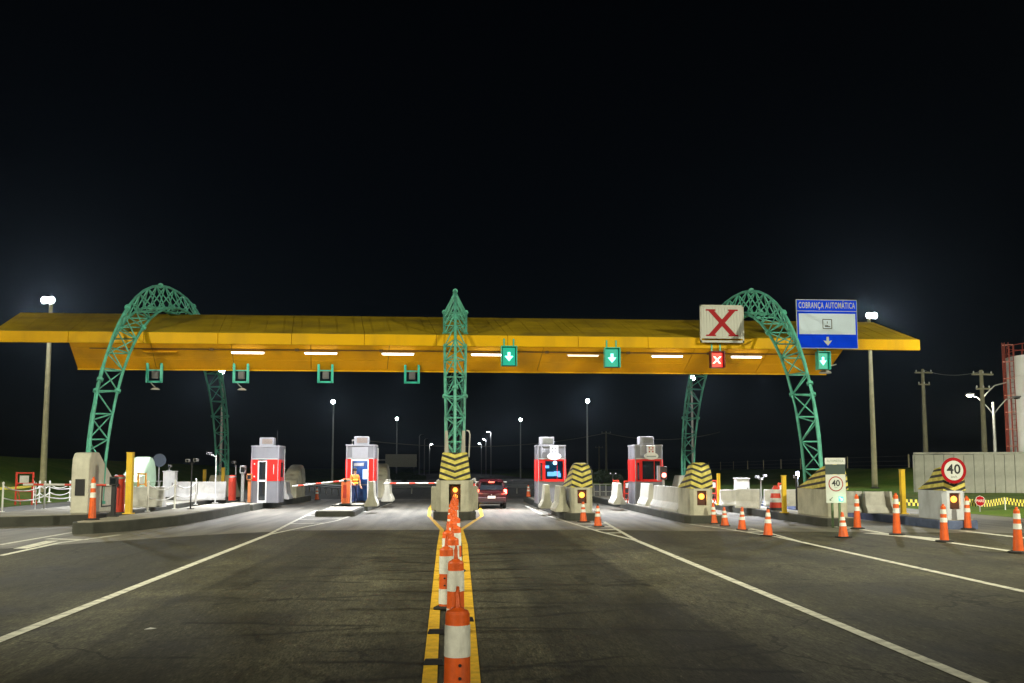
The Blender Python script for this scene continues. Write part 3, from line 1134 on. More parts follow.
def booth(X, Y, z, kind, label):
    e = empty('toll_booth', (X, Y, z), label, 'toll booth', 'toll booths under the canopy')
    hw, hd = .74, .80
    plan = rplan(hw, hd, .12, (-.35, .10))
    Z1, Z2, Z3 = 1.12, 2.22, 2.88
    if kind == 1:          # closed door at the front
        cut = lambda a, b: a[1] == b[1] == -hd and a[0] >= -.36 and b[0] <= .11
        ring_wall(plan, 0, Z1, skip=cut).build('base_panel', BGREY, e, smooth=True)
        rb = ring_wall(rplan(hw + .012, hd + .012, .12, (-.35, .10)), Z1 + .002, Z2, skip=lambda a, b: a[1] == b[1] == -hd - .012 and a[0] >= -.36 and b[0] <= .11).build('red_band', RED, e, smooth=True)
        dr = MB().add([], [])
        for c, d in (((-.325, -hd, 1.08), (.06, .05, 2.16)), ((.075, -hd, 1.08), (.06, .05, 2.16)), ((-.125, -hd, .06), (.34, .05, .12)),
                     ((-.125, -hd, 1.13), (.34, .05, .10)), ((-.125, -hd, 2.13), (.34, .05, .06))):
            dr.box(c, d)
        d = dr.build('door', WHITE, e)
        MB().box((-.125, -hd + .01, 1.64), (.34, .012, .92)).build('pane', GLASS, d)
        MB().box((-.125, -hd + .01, .60), (.34, .012, .96)).build('pane', GLASS, d)
        MB().box((.06, -hd - .05, 1.2), (.02, .05, .16)).build('handle', GALV, d)
        MB().box((hw + .016, -.15, 1.7), (.012, .55, .75)).build('side_window', GLASS, e)
        MB().box((.45, -hd - .02, 1.72), (.02, .012, .5)).build('reflector', REFLW, e)
        for zz in (1.35, 2.0):
            MB().box((-.53, -hd - .02, zz), (.07, .012, .07)).build('reflector', REFLW, e)
    elif kind == 2:        # open lit doorway at the front
        cut = lambda a, b: abs(a[1] + hd) < .02 and abs(b[1] + hd) < .02 and a[0] >= -.46 and b[0] <= .42
        pl = rplan(hw, hd, .12, (-.45, .41))
        ring_wall(pl, 0, Z1, skip=cut).build('base_panel', BGREY, e, smooth=True)
        p2 = rplan(hw + .012, hd + .012, .12, (-.45, .41))
        ring_wall(p2, Z1 + .002, Z2, skip=cut).build('red_band', RED, e, smooth=True)
        m = MB()
        for c, d in (((-.43, -hd, 1.1), (.05, .06, 2.2)), ((.39, -hd, 1.1), (.05, .06, 2.2)), ((-.02, -hd, 2.17), (.78, .06, .08))):
            m.box(c, d)
        m.build('door_frame', WHITE, e)
        MB().box((-.02, .1, 1.15), (.86, .04, 2.1)).build('partition', mat('blue office wall', (.03, .14, .50), .4, 0, .3, 3), e)
        MB().box((.22, .02, 1.45), (.34, .06, .5)).build('monitor', glow('pale screen', (.55, .75, 1.0), 1.6), e)
        MB().box((-.15, .03, 1.95), (.5, .05, .16)).build('notice', WHITE, e)
        MB().box((.12, -.25, .92), (.5, .5, .05)).build('desk', LGREY, e)
        light('booth_light', 'POINT', (-.05, -.45, 2.05), 13, (.82, .92, 1.0), e, size=.12)
        MB().box((-.05, -.45, 2.16), (.5, .12, .04)).build('ceiling_light', glow('booth tube', (.85, .93, 1), 5), e)
    else:                  # wide window at the front right, red slotted column at the left
        lit = kind == 3
        ring_wall(plan, 0, Z1).build('base_panel', BGREY, e, smooth=True)
        p2 = rplan(hw + .012, hd + .012, .12, (-.36, .61))
        cut = lambda a, b: abs(a[1] + hd + .012) < .02 and abs(b[1] + hd + .012) < .02 and a[0] >= -.37 and b[0] <= .62
        ring_wall(p2, Z1 + .002, Z2, skip=cut).build('red_band', RED, e, smooth=True)
        MB().box((-.53, -hd - .02, 1.62), (.10, .012, .86)).build('slot_window', GLASS, e)
        m = MB()
        m.box((.125, -hd - .02, Z1 + .05), (.98, .06, .12))
        m.box((.125, -hd - .02, Z2 - .04), (.98, .06, .09))
        m.box((-.35, -hd - .02, 1.67), (.05, .06, .92))
        m.box((.60, -hd - .02, 1.67), (.05, .06, .92))
        m.box((.28, -hd - .012, 1.67), (.025, .03, .92))
        m.build('window_frame', RED, e)
        if lit:
            g = bpy.data.materials.get('clear booth glass') or bpy.data.materials.new('clear booth glass')
            g.use_nodes = True
            bb = g.node_tree.nodes['Principled BSDF']
            bb.inputs['Transmission Weight'].default_value = 1.0
            bb.inputs['Roughness'].default_value = 0.02
            bb.inputs['IOR'].default_value = 1.02
            bb.inputs['Base Color'].default_value = (.55, .8, .9, 1)
            MB().box((.125, -hd + .01, 1.67), (.98, .012, .98)).build('window', g, e)
            MB().box((.12, .45, 1.67), (1.1, .05, 1.0)).build('partition', mat('teal office wall', (.02, .16, .22), .4, 0, .4, 4), e)
            for x, y, z_, w, h in ((.05, .1, 1.48, .34, .22), (.38, .15, 1.50, .30, .24), (.45, -.1, 1.42, .2, .2), (-.12, .3, 1.85, .22, .14)):
                MB().box((x, y, z_), (w, .04, h)).build('monitor', glow('blue screen', (.30, .62, 1.0), 1.5), e)
            MB().box((.12, -.1, 1.25), (.95, .7, .05)).build('desk', BGREY, e)
            light('booth_light', 'POINT', (.25, -.1, 2.05), 4.0, (.5, .85, 1.0), e, size=.1)
        else:
            MB().box((.125, -hd + .01, 1.67), (.98, .012, .98)).build('window', GLASS, e)
    # corner trims, seams and conduit
    for sx_ in (-1, 1):
        MB().box((sx_ * (hw - .07), -hd - .016, 1.44), (.035, .012, 2.86)).build('corner_trim', LGREY, e)
        MB().box((sx_ * (hw + .018), -.1, 1.44), (.012, .03, 2.86)).build('panel_seam', BGREY, e)
    MB().box((0, -hd - .018, Z2 + .035), (2 * hw - .2, .02, .05)).build('gutter', GALV, e)
    MB().cyl((hw + .04, hd * .5, .1), (hw + .04, hd * .5, 2.8), .025, n=8).build('conduit', GALV, e)
    # cap, roof and unit
    ring_wall(rplan(hw - .005, hd - .005, .12), Z2 + .003, Z3, t=.1).build('top_panel', BGREY, e, smooth=True)
    MB().prism(rplan(hw + .02, hd + .02, .12), Z3 + .002, Z3 + .07).build('roof', LGREY, e)
    MB().prism(rplan(hw - .12, hd - .12, .25), .0, .05).build('floor', KERB, e)
    if kind != 4:
        ac_unit(e, Z3 + .07, .02 if kind != 3 else -.22, mat('led price display', (.05, .045, .03), .5, emit=(.5, .09, .03), emit_s=.25) if kind in (1, 2) else mat('olive unit grille', (.09, .10, .07), .6))
    else:
        ac_unit(e, Z3 + .07, -.05, mat('unit grille', (.10, .10, .09), .7))
    if kind == 1:
        MB().cyl((.42, .2, Z3 + .07), (.42, .2, Z3 + .9), .015, n=6).build('antenna', BLACKM, e)
    if kind == 2:
        MB().box((-.02, -hd - .015, 2.53), (.80, .03, .58)).build('front_panel', LGREY, e, bevel=.01)
        MB().tube([(-.45, -.5, Z3 + .07), (-.45, -.5, Z3 + .3), (-.35, -.6, Z3 + .3)], .03, 8).build('camera_bracket', WHITE, e)
    if kind in (3, 4):     # white price plaque standing on an oval plate
        pm = WHITE if kind == 4 else glow('lit plaque', (.95, .97, 1), .75)
        pl = MB().box((.12, -hd - .05, 2.66), (.42, .04, .52)).build('lane_plaque', pm, e, bevel=.02)
        q = MB().lathe([(0, 0), (.33, 0), (.33, .035), (0, .035)], n=20).build('oval_plate', pm, pl)
        q.rotation_euler = (R(90), 0, 0)
        q.scale = (1.1, .55, 1)
        q.location = (.12, -hd - .055, 2.38)
        mk = SBLACK if kind == 3 else SRED
        for sx_ in (-.085, .085):
            for sz_ in (-.09, .10):
                MB().box((.12 + sx_, -hd - .074, 2.69 + sz_), (.07, .006, .07)).build('mark', mk, pl)
        if kind == 4:
            MB().box((.12, -hd - .074, 2.69), (.24, .005, .03)).build('mark', mk, pl)
            MB().box((.12, -hd - .098, 2.36), (.48, .005, .07)).build('mark', mat('grey print', (.25, .28, .28), .5), pl)
            MB().box((-.28, -hd - .03, 2.66), (.28, .03, .5)).build('notice', LGREY, e, bevel=.01)
        else:
            MB().tube([(-.5, -hd - .1, 2.95), (-.5, -hd - .1, 2.3)], .035, 8).build('pipe', LGREY, e)
            MB().box((-.42, -hd - .12, 2.65), (.16, .2, .2)).build('camera_box', LGREY, e, bevel=.03)
    return e


def booth_x(px, Y):
    return P(px, 490, Y).x


booth(booth_x(267.5, 48.3), 48.3, .312, 1, 'leftmost red and grey toll booth, with closed white door')
booth(booth_x(361.5, 46.8), 46.8, .332, 2, 'red and grey toll booth with lit blue doorway and worker')
booth(booth_x(550, 46.3), 46.3, HI + .012, 3, 'red and grey toll booth with blue lit window')
booth(booth_x(645.5, 45.3), 45.3, HI + .012, 4, 'red and grey toll booth with dark window, rightmost of the four')


# ------------------------------------------------------------------ jersey barriers
def jersey(X, Y, z, L, h, rz, label, m=CONCW):
    s = h / 1.0
    prof = [(-.30, 0), (.30, 0), (.30, .10 * s), (.15, .36 * s), (.09, h), (-.09, h), (-.15, .36 * s), (-.30, .10 * s)]
    e = MB().prism_y(prof, -L / 2, L / 2).build('concrete_barrier', m, bevel=.02, loc=(X, Y, z), rz=rz)
    tag(e, label, 'barrier', 'white concrete barriers on the islands')
    return e


def J(px, py, z, L, h, rz, label, m=CONCW):
    g = G(px, py, z)
    return jersey(g.x, g.y, z, L, h, rz, label, m)


T = HI + .012
J(372, 506, .335, 1.2, 1.15, 0, 'beige barrier end beside the doorway of the second booth', CONC)
J(388, 501, .335, 2.0, 1.15, 0, 'beige barrier behind the second booth, next to the lane', CONC)
J(546, 508, T, 1.2, 1.05, 0, 'beige barrier end left of the striped block at the third booth', CONC)
J(560, 511, T, 1.8, 1.05, 0, 'beige barrier tucked behind the striped block of the third booth', CONC)
J(617, 504, T, 1.6, 1.05, 0, 'short barrier left of the fourth booth', CONCW)
jersey(9.42, 43.0, T, 1.9, 1.05, 0, 'light barrier directly under the dark window of the fourth booth', CONCW)
jersey(9.42, 38.6, T, 5.0, 1.0, 0, 'light barrier between the fourth booth and its striped block', CONCW)
J(728, 505.5, T, .75, .75, R(90), 'white barrier right of the lit amber block, left of the tall cabinet', OLDW)
J(748, 508, T, 1.05, .85, R(62), 'white barrier with profile end showing, behind the middle cones', OLDW)
J(773, 506, T, .8, .78, R(80), 'white barrier behind the red and white drum', OLDW)
J(792, 506, T, .7, .78, R(88), 'white barrier between yellow post and right arch block', OLDW)
J(850, 512.5, T, .95, .85, R(66), 'white barrier right of the small speed panel', OLDW)
J(878, 513, T, 1.15, .85, R(92), 'broad white barrier between two tall orange posts', OLDW)
J(184, 500, .36, 1.5, 1.0, R(85), 'white barrier behind the chain posts at left', OLDW)
J(212, 500, .36, 1.5, 1.0, R(92), 'white barrier between the two short yellow posts', OLDW)
J(146, 507, .37, 1.6, .9, R(88), 'low white barrier behind the tall yellow post', OLDW)
J(286, 499, .31, 1.4, 1.0, R(0), 'white barrier leaning against the plain block by the leftmost booth', OLDW)


# ------------------------------------------------------------------ yellow posts
def yellow_post(px, py, z, top, label, w=.18):
    g = G(px, py, z)
    h = P(px, top, g.y).z - z
    m = MB().box((0, 0, h / 2), (w, w, h)).box((0, 0, h + .015), (w + .03, w + .03, .03)).box((0, 0, .02), (w + .14, w + .14, .04))
    e = m.build('yellow_post', YPOST, bevel=.012, loc=(g.x, g.y, z))
    tag(e, label, 'post', 'yellow guard posts')


yellow_post(128.5, 514, .372, 453, 'tall yellow post beside the red cabinet on the left island', .22)
yellow_post(204, 497, .312, 470, 'short yellow post at left of the white barriers')
yellow_post(222.5, 498.5, .312, 468, 'yellow post in front of the left arch rear leg')
yellow_post(282.5, 496, .312, 467, 'thin yellow post at the right edge of the leftmost booth', .12)
yellow_post(784.5, 513, T, 476, 'yellow post beside the white barriers, left of the right arch block', .16)
yellow_post(903.5, 514, T, 470, 'tall yellow post left of the white amber lamp block', .17)
yellow_post(719, 505, T, 474, 'yellow post just right of the striped block with amber lamp', .14)


# ------------------------------------------------------------------ cones, drums, tube posts
def cone(px, py, top, label, z=0.005):
    g = G(px, py, z)
    h = P(px, top, g.y).z - z
    e = empty('traffic_cone', (g.x, g.y, z), label, 'traffic cone', 'traffic cones on the apron', random.uniform(0, 3))
    MB().prism([(-.19, -.19), (.19, -.19), (.19, .19), (-.19, .19)], 0, .035).build('base', RUBBER, e, bevel=.02)
    rad = lambda t: .145 * (1 - t) + .035 * t
    e.rotation_euler.x, e.rotation_euler.y = R(random.uniform(-2, 2)), R(random.uniform(-2, 2))
    lv = [(.0, .42, ORANGE), (.42, .56, REFLW), (.56, .66, ORANGE), (.66, .80, REFLW), (.80, .92, ORANGE)]
    for a, b_, m in lv:
        f = .008 if m is REFLW else 0.0
        MB().lathe([(rad(a) + f, .035 + a * (h - .035)), (rad(b_) + f, .035 + b_ * (h - .035))], n=14).build('body' if m is ORANGE else 'band', m, e, smooth=True)
    MB().lathe([(rad(.92), .035 + .92 * (h - .035)), (rad(.92) * .9, h * .97), (.02, h)], n=12).build('tip', BLACKM if h > .8 else ORANGE, e, smooth=True)
    return e


for px, py, tp, lab in (
        (583.5, 522, 500, 'small cone just in front of the third booth block lamp'),
        (598, 526.5, 504, 'cone standing on the gore right of the third booth block'),
        (714, 523.5, 503, 'leftmost of the four cones right of the amber block'),
        (725, 526, 507, 'second of the four cones right of the amber block'),
        (742, 530, 507, 'third of the four cones right of the amber block'),
        (768, 536, 507, 'nearest of the four cones right of the amber block'),
        (843.5, 537.5, 512, 'cone in front of the small speed panel')):
    cone(px, py, tp, 'orange cone with white bands, ' + lab)
cone(528.5, 497, 484, 'orange cone with white bands, far cone beyond the red car', z=.31)
cone(317, 500, 486, 'orange cone with white bands, far cone behind the lowered gate at left')


def tube_post(px, py, top, label, z=0.005):
    g = G(px, py, z)
    h = P(px, top, g.y).z - z
    e = empty('delineator_post', (g.x, g.y, z), label, 'delineator post', 'tall orange delineator posts')
    MB().lathe([(.24, 0), (.24, .04), (.15, .06)], n=10).build('base', RUBBER, e)
    rad = lambda t: .125 - .055 * min(1, t / .9)
    for a, b_, m in ((.03, .52, ORANGE), (.52, .64, REFLW), (.64, .74, ORANGE), (.74, .86, REFLW), (.86, .93, ORANGE)):
        f = .006 if m is REFLW else 0
        MB().lathe([(rad(a) + f, a * h), (rad(b_) + f, b_ * h)], n=14).build('tube' if m is ORANGE else 'band', m, e, smooth=True)
    MB().lathe([(.07, .93 * h), (.05, .955 * h), (.028, .965 * h), (.028, .985 * h), (.04, .99 * h), (.03, h)], n=10).build('knob', ORANGE, e)
    return e


for px, py, tp, z, lab in (
        (92, 520, 477, .372, 'on the tip of the left kerbed island'),
        (857.5, 529, 494, .005, 'right of the small speed panel'),
        (897, 535, 493, .005, 'in front of the broad white barrier'),
        (944.5, 542, 504, .005, 'in front of the white amber lamp block'),
        (968, 529.5, 496, .005, 'right of the white amber lamp block'),
        (1018.5, 553, 507, .005, 'cut by the right edge of the picture')):
    tube_post(px, py, tp, 'tall orange delineator with two white bands ' + lab, z)


def drum(X, Y, label):
    e = empty('tube_drum', (X, Y, .005), label, 'channelizer', 'orange and white tube drums in the centre row', random.uniform(-.3, .3))
    MB().prism([(-.17, -.17), (.17, -.17), (.17, .17), (-.17, .17)], 0, .05).build('base', RUBBER, e, bevel=.03)
    r = lambda z: .118 - .016 * z / .9
    for a, b_, m in ((.05, .08, ORANGE), (.08, .30, REFLW), (.30, .52, ORANGE), (.52, .78, REFLW), (.78, .87, ORANGE)):
        f = .004 if m is REFLW else 0
        MB().lathe([(r(a) + f, a), (r(b_) + f, b_)], n=22).build('tube' if m is ORANGE else 'band', m, e, smooth=True)
    MB().lathe([(r(.87), .87), (.09, .895), (.06, .905), (.045, .92), (.0, .92)], n=22).build('shoulder', ORANGE, e, smooth=True)
    m = MB()
    m.tube([(-.0, 0, .91), (0, 0, .98), (0, .02, 1.03), (0, 0, 1.09)], [.032, .022, .026, .014], 10)
    m.build('handle', ORANGE, e, smooth=True)
    for zz in (.355, .46):
        q = MB().lathe([(0, 0), (.014, 0), (.014, .012), (0, .012)], n=8).build('rivet', BLACKM, e)
        q.rotation_euler = (R(90), 0, 0)
        q.location = (0, -r(zz) + .003, zz)
    return e


row = [(7.75, 457.5), (11.8, 455.5), (13.7, 446.8), (15.6, 453.0), (17.2, 448), (18.6, 456), (20.2, 450), (21.9, 454.5), (23.5, 450.5), (25.2, 454.0), (26.8, 451), (28.5, 454.5), (30.2, 451.5), (31.8, 455), (33.4, 452.2), (34.8, 455), (35.9, 453.5)]
words = 'second third fourth fifth sixth seventh eighth ninth tenth eleventh twelfth thirteenth fourteenth fifteenth sixteenth seventeenth'.split()
for k, (Y, px) in enumerate(row):
    w = 'nearest' if k == 0 else ('farthest' if k == len(row) - 1 else words[k - 1] + ' nearest')
    d_ = drum(P(px, 600, Y).x, Y, w + ' orange and white tube drum in the centre row')
    d_.rotation_euler.x, d_.rotation_euler.y = R(random.uniform(-1.5, 1.5)), R(random.uniform(-1.8, 1.8))
# raised road studs on the yellow lines
for x, y, w in ((-.17, 9.9, 'nearest'), (-.17, 11.7, 'second nearest'), (.22, 12.6, 'only')):
    e = MB().add([(-.11, -.07, 0), (.11, -.07, 0), (.11, .07, 0), (-.11, .07, 0), (-.09, -.03, .05), (.09, -.03, .05), (.09, .03, .05), (-.09, .03, .05)],
                 [(0, 1, 2, 3), (4, 5, 6, 7), (0, 1, 5, 4), (1, 2, 6, 5), (2, 3, 7, 6), (3, 0, 4, 7)]).build('road_stud', BLACKM, loc=(x, y, .010))
    side = 'left' if x < 0 else 'right'
    tag(e, f'{w} dark raised road stud on the {side} yellow line', 'road stud', 'road studs on the yellow lines')


# ------------------------------------------------------------------ barrier gates
def gate(px, py, z, top, tip, label, rad=.19, tip_h=None, m=REDP, arm_z=.92, square=False):
    """cabinet at a ground pixel with a banded arm reaching towards tip (dx, dy, dz)"""
    g = G(px, py, z)
    h = P(px, top, g.y).z - z
    e = empty('barrier_gate', (g.x, g.y, z), label, 'barrier gate', 'lane barrier gates')
    if square:
        MB().box((0, 0, h / 2), (rad * 2, rad * 2, h)).build('cabinet', m, e, bevel=.03)
    else:
        MB().lathe([(rad, 0), (rad, h * .93), (rad * .9, h * .98), (rad * .6, h)], n=18).build('cabinet', m, e, smooth=True)
    MB().lathe([(rad + .012, h * .90), (rad + .012, h * .955)], n=18).build('collar', GALV, e)
    MB().box((0, 0, .03), (rad * 2.6, rad * 2.6, .06)).build('base_plate', KERB, e)
    MB().box((-.02, -rad - .006, h * .5), (.16, .02, h * .5)).build('hatch', mat('red hatch', (.5, .04, .02), .4), e)
    if tip:
        a = Vector((0, -rad - .05, h * arm_z))
        t = Vector(tip)
        MB().cyl((0, -rad + .05, h * arm_z), (0, -rad - .09, h * arm_z), .07, n=10).build('hub', BLACKM, e)
        n = 9
        arm = MB()
        for k in range(n):
            p, q = a + t * (k / n), a + t * ((k + 1) / n)
            arm.cyl(p, q, .042, n=8, mi=1 if k % 3 == 1 else 0)
        arm.build('arm', [WHITE, REDP], e)
    return e


gate(118.5, 513.5, .372, 475, (-3.6, .35, .02), 'red barrier cabinet on the left island with long banded arm', .20, arm_z=.74)
gate(232, 501.5, .312, 475, None, 'red barrier cabinet left of the leftmost booth', .20)
gate(345.5, 504.5, .335, 478.5, (-2.6, .5, -.28), 'orange round barrier cabinet left of the second booth with lowered arm', .21, m=mat('orange cabinet', (.66, .13, .03), .4, 0, .1, 3))
gate(441, 503, .335, 478, (-2.9, .2, -.02), 'barrier gate behind the centre pier with arm over the left lane', .12, m=CONC, arm_z=.80)
gate(474, 498.5, .335, 478, (1.9, .3, .0), 'barrier gate behind the centre pier with arm over the red car lane', .12, m=CONC, arm_z=.80)
# black intercom column in front of the first cabinet
def pedestal(px, py, z, top, w, label, m=BLACKM, head=None):
    g = G(px, py, z)
    h = P(px, top, g.y).z - z
    e = empty('pedestal', (g.x, g.y, z), label, 'pedestal')
    MB().box((0, 0, h * .45), (w * .55, w * .6, h * .9)).build('column', m, e, bevel=.015)
    MB().box((0, -.03, h * .90), (w, w * .8, h * .22)).build('head', m, e, bevel=.02)
    MB().box((0, -.03 - w * .4 - .004, h * .90), (w * .7, .008, h * .14)).build('screen', head or GLASS, e)
    MB().box((0, 0, .02), (w * 1.2, w * 1.1, .04)).build('base_plate', KERB, e)


pedestal(113, 517, .372, 477, .26, 'black intercom column left of the red cabinet on the left island')
pedestal(242.5, 502, .312, 466, .30, 'slim grey ticket reader between red cabinet and leftmost booth', GALV)
pedestal(249, 503, .312, 474, .26, 'orange brown ticket stand touching the leftmost booth', mat('rust orange', (.42, .14, .04), .6, 0, .2, 5))
pedestal(128, 504, .37, 462, .20, 'thin dark post behind the tall yellow post')


# red frames (folding barriers)
def red_frame(px, py, z, top, w, label, m=REDP):
    g = G(px, py, z)
    h = P(px, top, g.y).z - z
    e = empty('folding_barrier', (g.x, g.y, z), label, 'folding barrier', 'red and white folding barriers')
    for s in (-1, 1):
        MB().box((s * w / 2, 0, h / 2), (.06, .06, h)).build('leg', m, e)
        MB().tube([(s * w / 2, .03, h * .8), (s * w / 2, .5, 0)], .02, 6).build('strut', m, e)
    for t in (.15, .42, .66, .97):
        MB().box((0, 0, h * t), (w - .06, .05, .06)).build('rail', m, e)
    MB().box((0, -.04, h * .78), (w * .55, .02, h * .22)).build('plate', WHITE, e, bevel=.005)
    return e


red_frame(23.5, 505, .37, 472, .75, 'red metal folding barrier with white plate, at the far left')
red_frame(616, 502, T, 480, .26, 'narrow red barrier left of the short barrier near the fourth booth')
red_frame(627, 503, T, 480.5, .26, 'narrow red barrier touching the fourth booth')
red_frame(781, 503, T, 483, .2, 'small red barrier with white plate behind the yellow post at right')
red_frame(714, 503, T, 480, .3, 'red barrier half hidden behind the amber lamp block')
red_frame(141, 506, .37, 473, .34, 'orange framed notice stand right of the tall yellow post', mat('orange frame', (.62, .26, .03), .5))


# ------------------------------------------------------------------ chains between white posts
def chain_run(pts, z, h, label, m=mat('bright white paint', (.82, .82, .80), .5, 0, .06, 4)):
    base = Vector((pts[0][0], pts[0][1], z))
    e = empty('chain_fence', base, label, 'chain fence', 'white chain fences on the left islands')
    loc = [Vector((p[0], p[1], z)) - base for p in pts]
    for p in loc:
        MB().lathe([(.11, 0), (.11, .02), (.035, .03), (.035, h), (.05, h + .01), (.05, h + .05), (.01, h + .09)], (p.x, p.y, 0), 10).build('post', m, e)
    for a, b_ in zip(loc, loc[1:]):
        for zz, sag in ((h * .92, .22), (h * .5, .16)):
            n = 10
            ps = [a.lerp(b_, k / n) + Vector((0, 0, zz - sag * 4 * (k / n) * (1 - k / n))) for k in range(n + 1)]
            MB().tube(ps, .026, 6).build('chain', m, e)


gp = lambda px, py, z: (G(px, py, z).x, G(px, py, z).y)
chain_run([gp(2, 512, .37), gp(44, 509, .37), gp(80, 506, .37)], .372, 1.1, 'white chain fence along the front of the left arch island')
chain_run([gp(33, 503, .37), gp(39, 502.5, .37), gp(49, 502, .37), gp(69.5, 501.5, .37)], .372, 1.0, 'white chain fence behind, near the red folding barrier')
chain_run([gp(147.5, 511.5, .372), gp(174.5, 509, .372), gp(195.5, 504.5, .372)], .372, 1.15, 'white chain fence in front of the white cabinet')
# white railing behind the third booth block
def railing(pa, pb, z, h, n, label):
    a, b_ = Vector((*pa, z)), Vector((*pb, z))
    e = empty('railing', a, label, 'railing')
    d = b_ - a
    for k in range(n + 1):
        p = d * (k / n)
        MB().cyl((p.x, p.y, 0), (p.x, p.y, h), .03, n=8).build('post', WHITE, e)
    for zz in (.12, .55, 1.0):
        MB().cyl((0, 0, h * zz - .02), (d.x, d.y, h * zz - .02), .025, n=8).build('rail', WHITE, e)
    for k in range(n * 3):
        p = d * ((k + .5) / (n * 3))
        MB().cyl((p.x, p.y, h * .12), (p.x, p.y, h * .55), .012, n=6).build('baluster', WHITE, e)


railing(gp(594, 500, .0), gp(612, 500, .0), .0, 1.05, 3, 'white railing between the third and fourth booths')
railing(gp(150, 499, .37), gp(168, 498, .37), .37, 1.0, 2, 'white railing behind the pale green block')


# ------------------------------------------------------------------ cabinets, cameras, small poles
def cabinet(px, py, z, top, w, d, label, m=LGREY):
    g = G(px, py, z)
    h = P(px, top, g.y).z - z
    e = empty('equipment_cabinet', (g.x, g.y, z), label, 'cabinet')
    MB().box((0, 0, .08), (w - .1, d - .1, .16)).build('plinth', KERB, e)
    MB().box((0, 0, .16 + (h - .2) / 2), (w, d, h - .2)).build('body', m, e, bevel=.02)
    MB().box((0, 0, h - .02), (w + .06, d + .06, .05)).build('lid', m, e, bevel=.01)
    dr = MB().box((0, -d / 2 - .006, .16 + (h - .2) / 2), (w - .1, .012, h - .34)).build('door', m, e, bevel=.004)
    MB().box((w * .32, -d / 2 - .025, h * .55), (.03, .03, .16)).build('handle', BLACKM, dr)
    return e, h


cabinet(169.5, 500, .37, 471, .62, .5, 'white equipment cabinet with a camera above, behind the chain posts', WHITE)
cabinet(742, 503, T, 478, .66, .5, 'tall white cabinet behind the white barriers on the right', WHITE)
cabinet(700, 504, T, 480, .4, .4, 'grey box behind the amber lamp block', BGREY)


def head_pole(px, py, z, top, heads, label, m=BLACKM, r=.035, lit=None, on=None):
    g = on or G(px, py, z)
    h = P(px, top, g.y).z - z
    e = empty('camera_pole', (g.x, g.y, z), label, 'camera pole', 'camera and sensor poles')
    MB().cyl((0, 0, 0), (0, 0, h), r, r * .8, 8).build('pole', m, e)
    MB().box((0, 0, .015), (.24, .24, .03)).build('base_plate', m, e)
    for dx, dz, ln in heads:
        MB().tube([(0, 0, h + dz - .12), (dx * .6, 0, h + dz - .03), (dx, 0, h + dz)], .02, 6).build('arm', m, e)
        hd = MB().box((dx, -.05, h + dz + .06), (.16, ln, .13)).build('camera', LGREY, e, bevel=.02)
        MB().lathe([(0, 0), (.05, 0), (.05, .02), (0, .025)], n=10).build('lens', lit or GLASS, hd).rotation_euler = (R(90), 0, 0)
        hd.children[0].location = (dx, -.05 - ln / 2, h + dz + .06)


head_pole(190.5, 509, .372, 462, ((-.16, .0, .2), (.18, .02, .3)), 'black pole with two small cameras on the left island')
cg = G(169.5, 500, .37)
cz2 = P(169.5, 471, cg.y).z + .006
head_pole(168, 0, cz2, 468, ((.05, .05, .22),), 'small camera on top of the white cabinet', GALV, on=Vector((cg.x - .06, cg.y, cz2)))
head_pole(215, 503, .312, 455, ((-.34, .02, .5),), 'thin white pole with camera reaching left, before the left arch leg', WHITE, .03)
head_pole(235, 500, .312, 465, ((-.1, .1, .4),), 'grey pole with boxy camera right of the left arch leg', GALV, .05)
head_pole(761.5, 504, T, 478, ((-.2, 0, .22), (.2, .05, .22), (0, -.1, .2)), 'grey pole with three small floodlights behind the white barriers', GALV, .045, lit=mat('dim lens', (.8, .8, .8), .3, emit=(1, .97, .9), emit_s=1.2))
head_pole(797, 510, T, 478, ((-.05, .0, .14),), 'dark thin pole left of the right arch block', BLACKM, .05)
head_pole(613, 490, 0.0, 474, ((-.25, .0, .2), (.25, .0, .2)), 'far pole with two lamps left of the fourth booth', GALV, .04, lit=mat('dim lens', (.8, .8, .8), .3))
head_pole(592, 500, .0, 470, ((-.1, .1, .2),), 'grey pole with sensor right of the third booth block', GALV, .08)


def red_beacon():
    g = G(664, 506, T)
    e = empty('lane_signal_post', (g.x, g.y, T), 'signal post with lit red lamp right of the fourth booth', 'signal post')
    MB().cyl((0, 0, 0), (0, 0, 1.25), .05, n=8).build('post', GALV, e)
    MB().box((0, 0, 1.55), (.3, .22, .62)).build('housing', BLACKM, e, bevel=.02)
    q = MB().lathe([(0, 0), (.11, 0), (.08, .05), (0, .06)], n=14).build('lens', REDL, e)
    q.rotation_euler = (R(90), 0, 0)
    q.location = (0, -.111, 1.45)
    MB().box((-.24, 0, 1.55), (.12, .2, .7)).build('side_plate', LGREY, e)
    light('red_signal_light', 'POINT', (0, -.3, 1.45), 3, (1, .1, .06), e, size=.08)


red_beacon()


def back_disc():
    g = G(155, 500, .37)
    e = empty('round_sign', (g.x, g.y + .5, .372), 'dark round sign seen from behind, over the pale green block', 'sign')
    MB().cyl((0, 0, 0), (0, 0, 2.2), .04, n=8).build('post', GALV, e)
    q = MB().lathe([(0, 0), (.36, 0), (.36, .02), (0, .02)], n=24).build('disc', mat('sign back', (.05, .07, .11), .5), e)
    q.rotation_euler = (R(90), 0, 0)
    q.location = (0.03, -.05, 2.15)


back_disc()


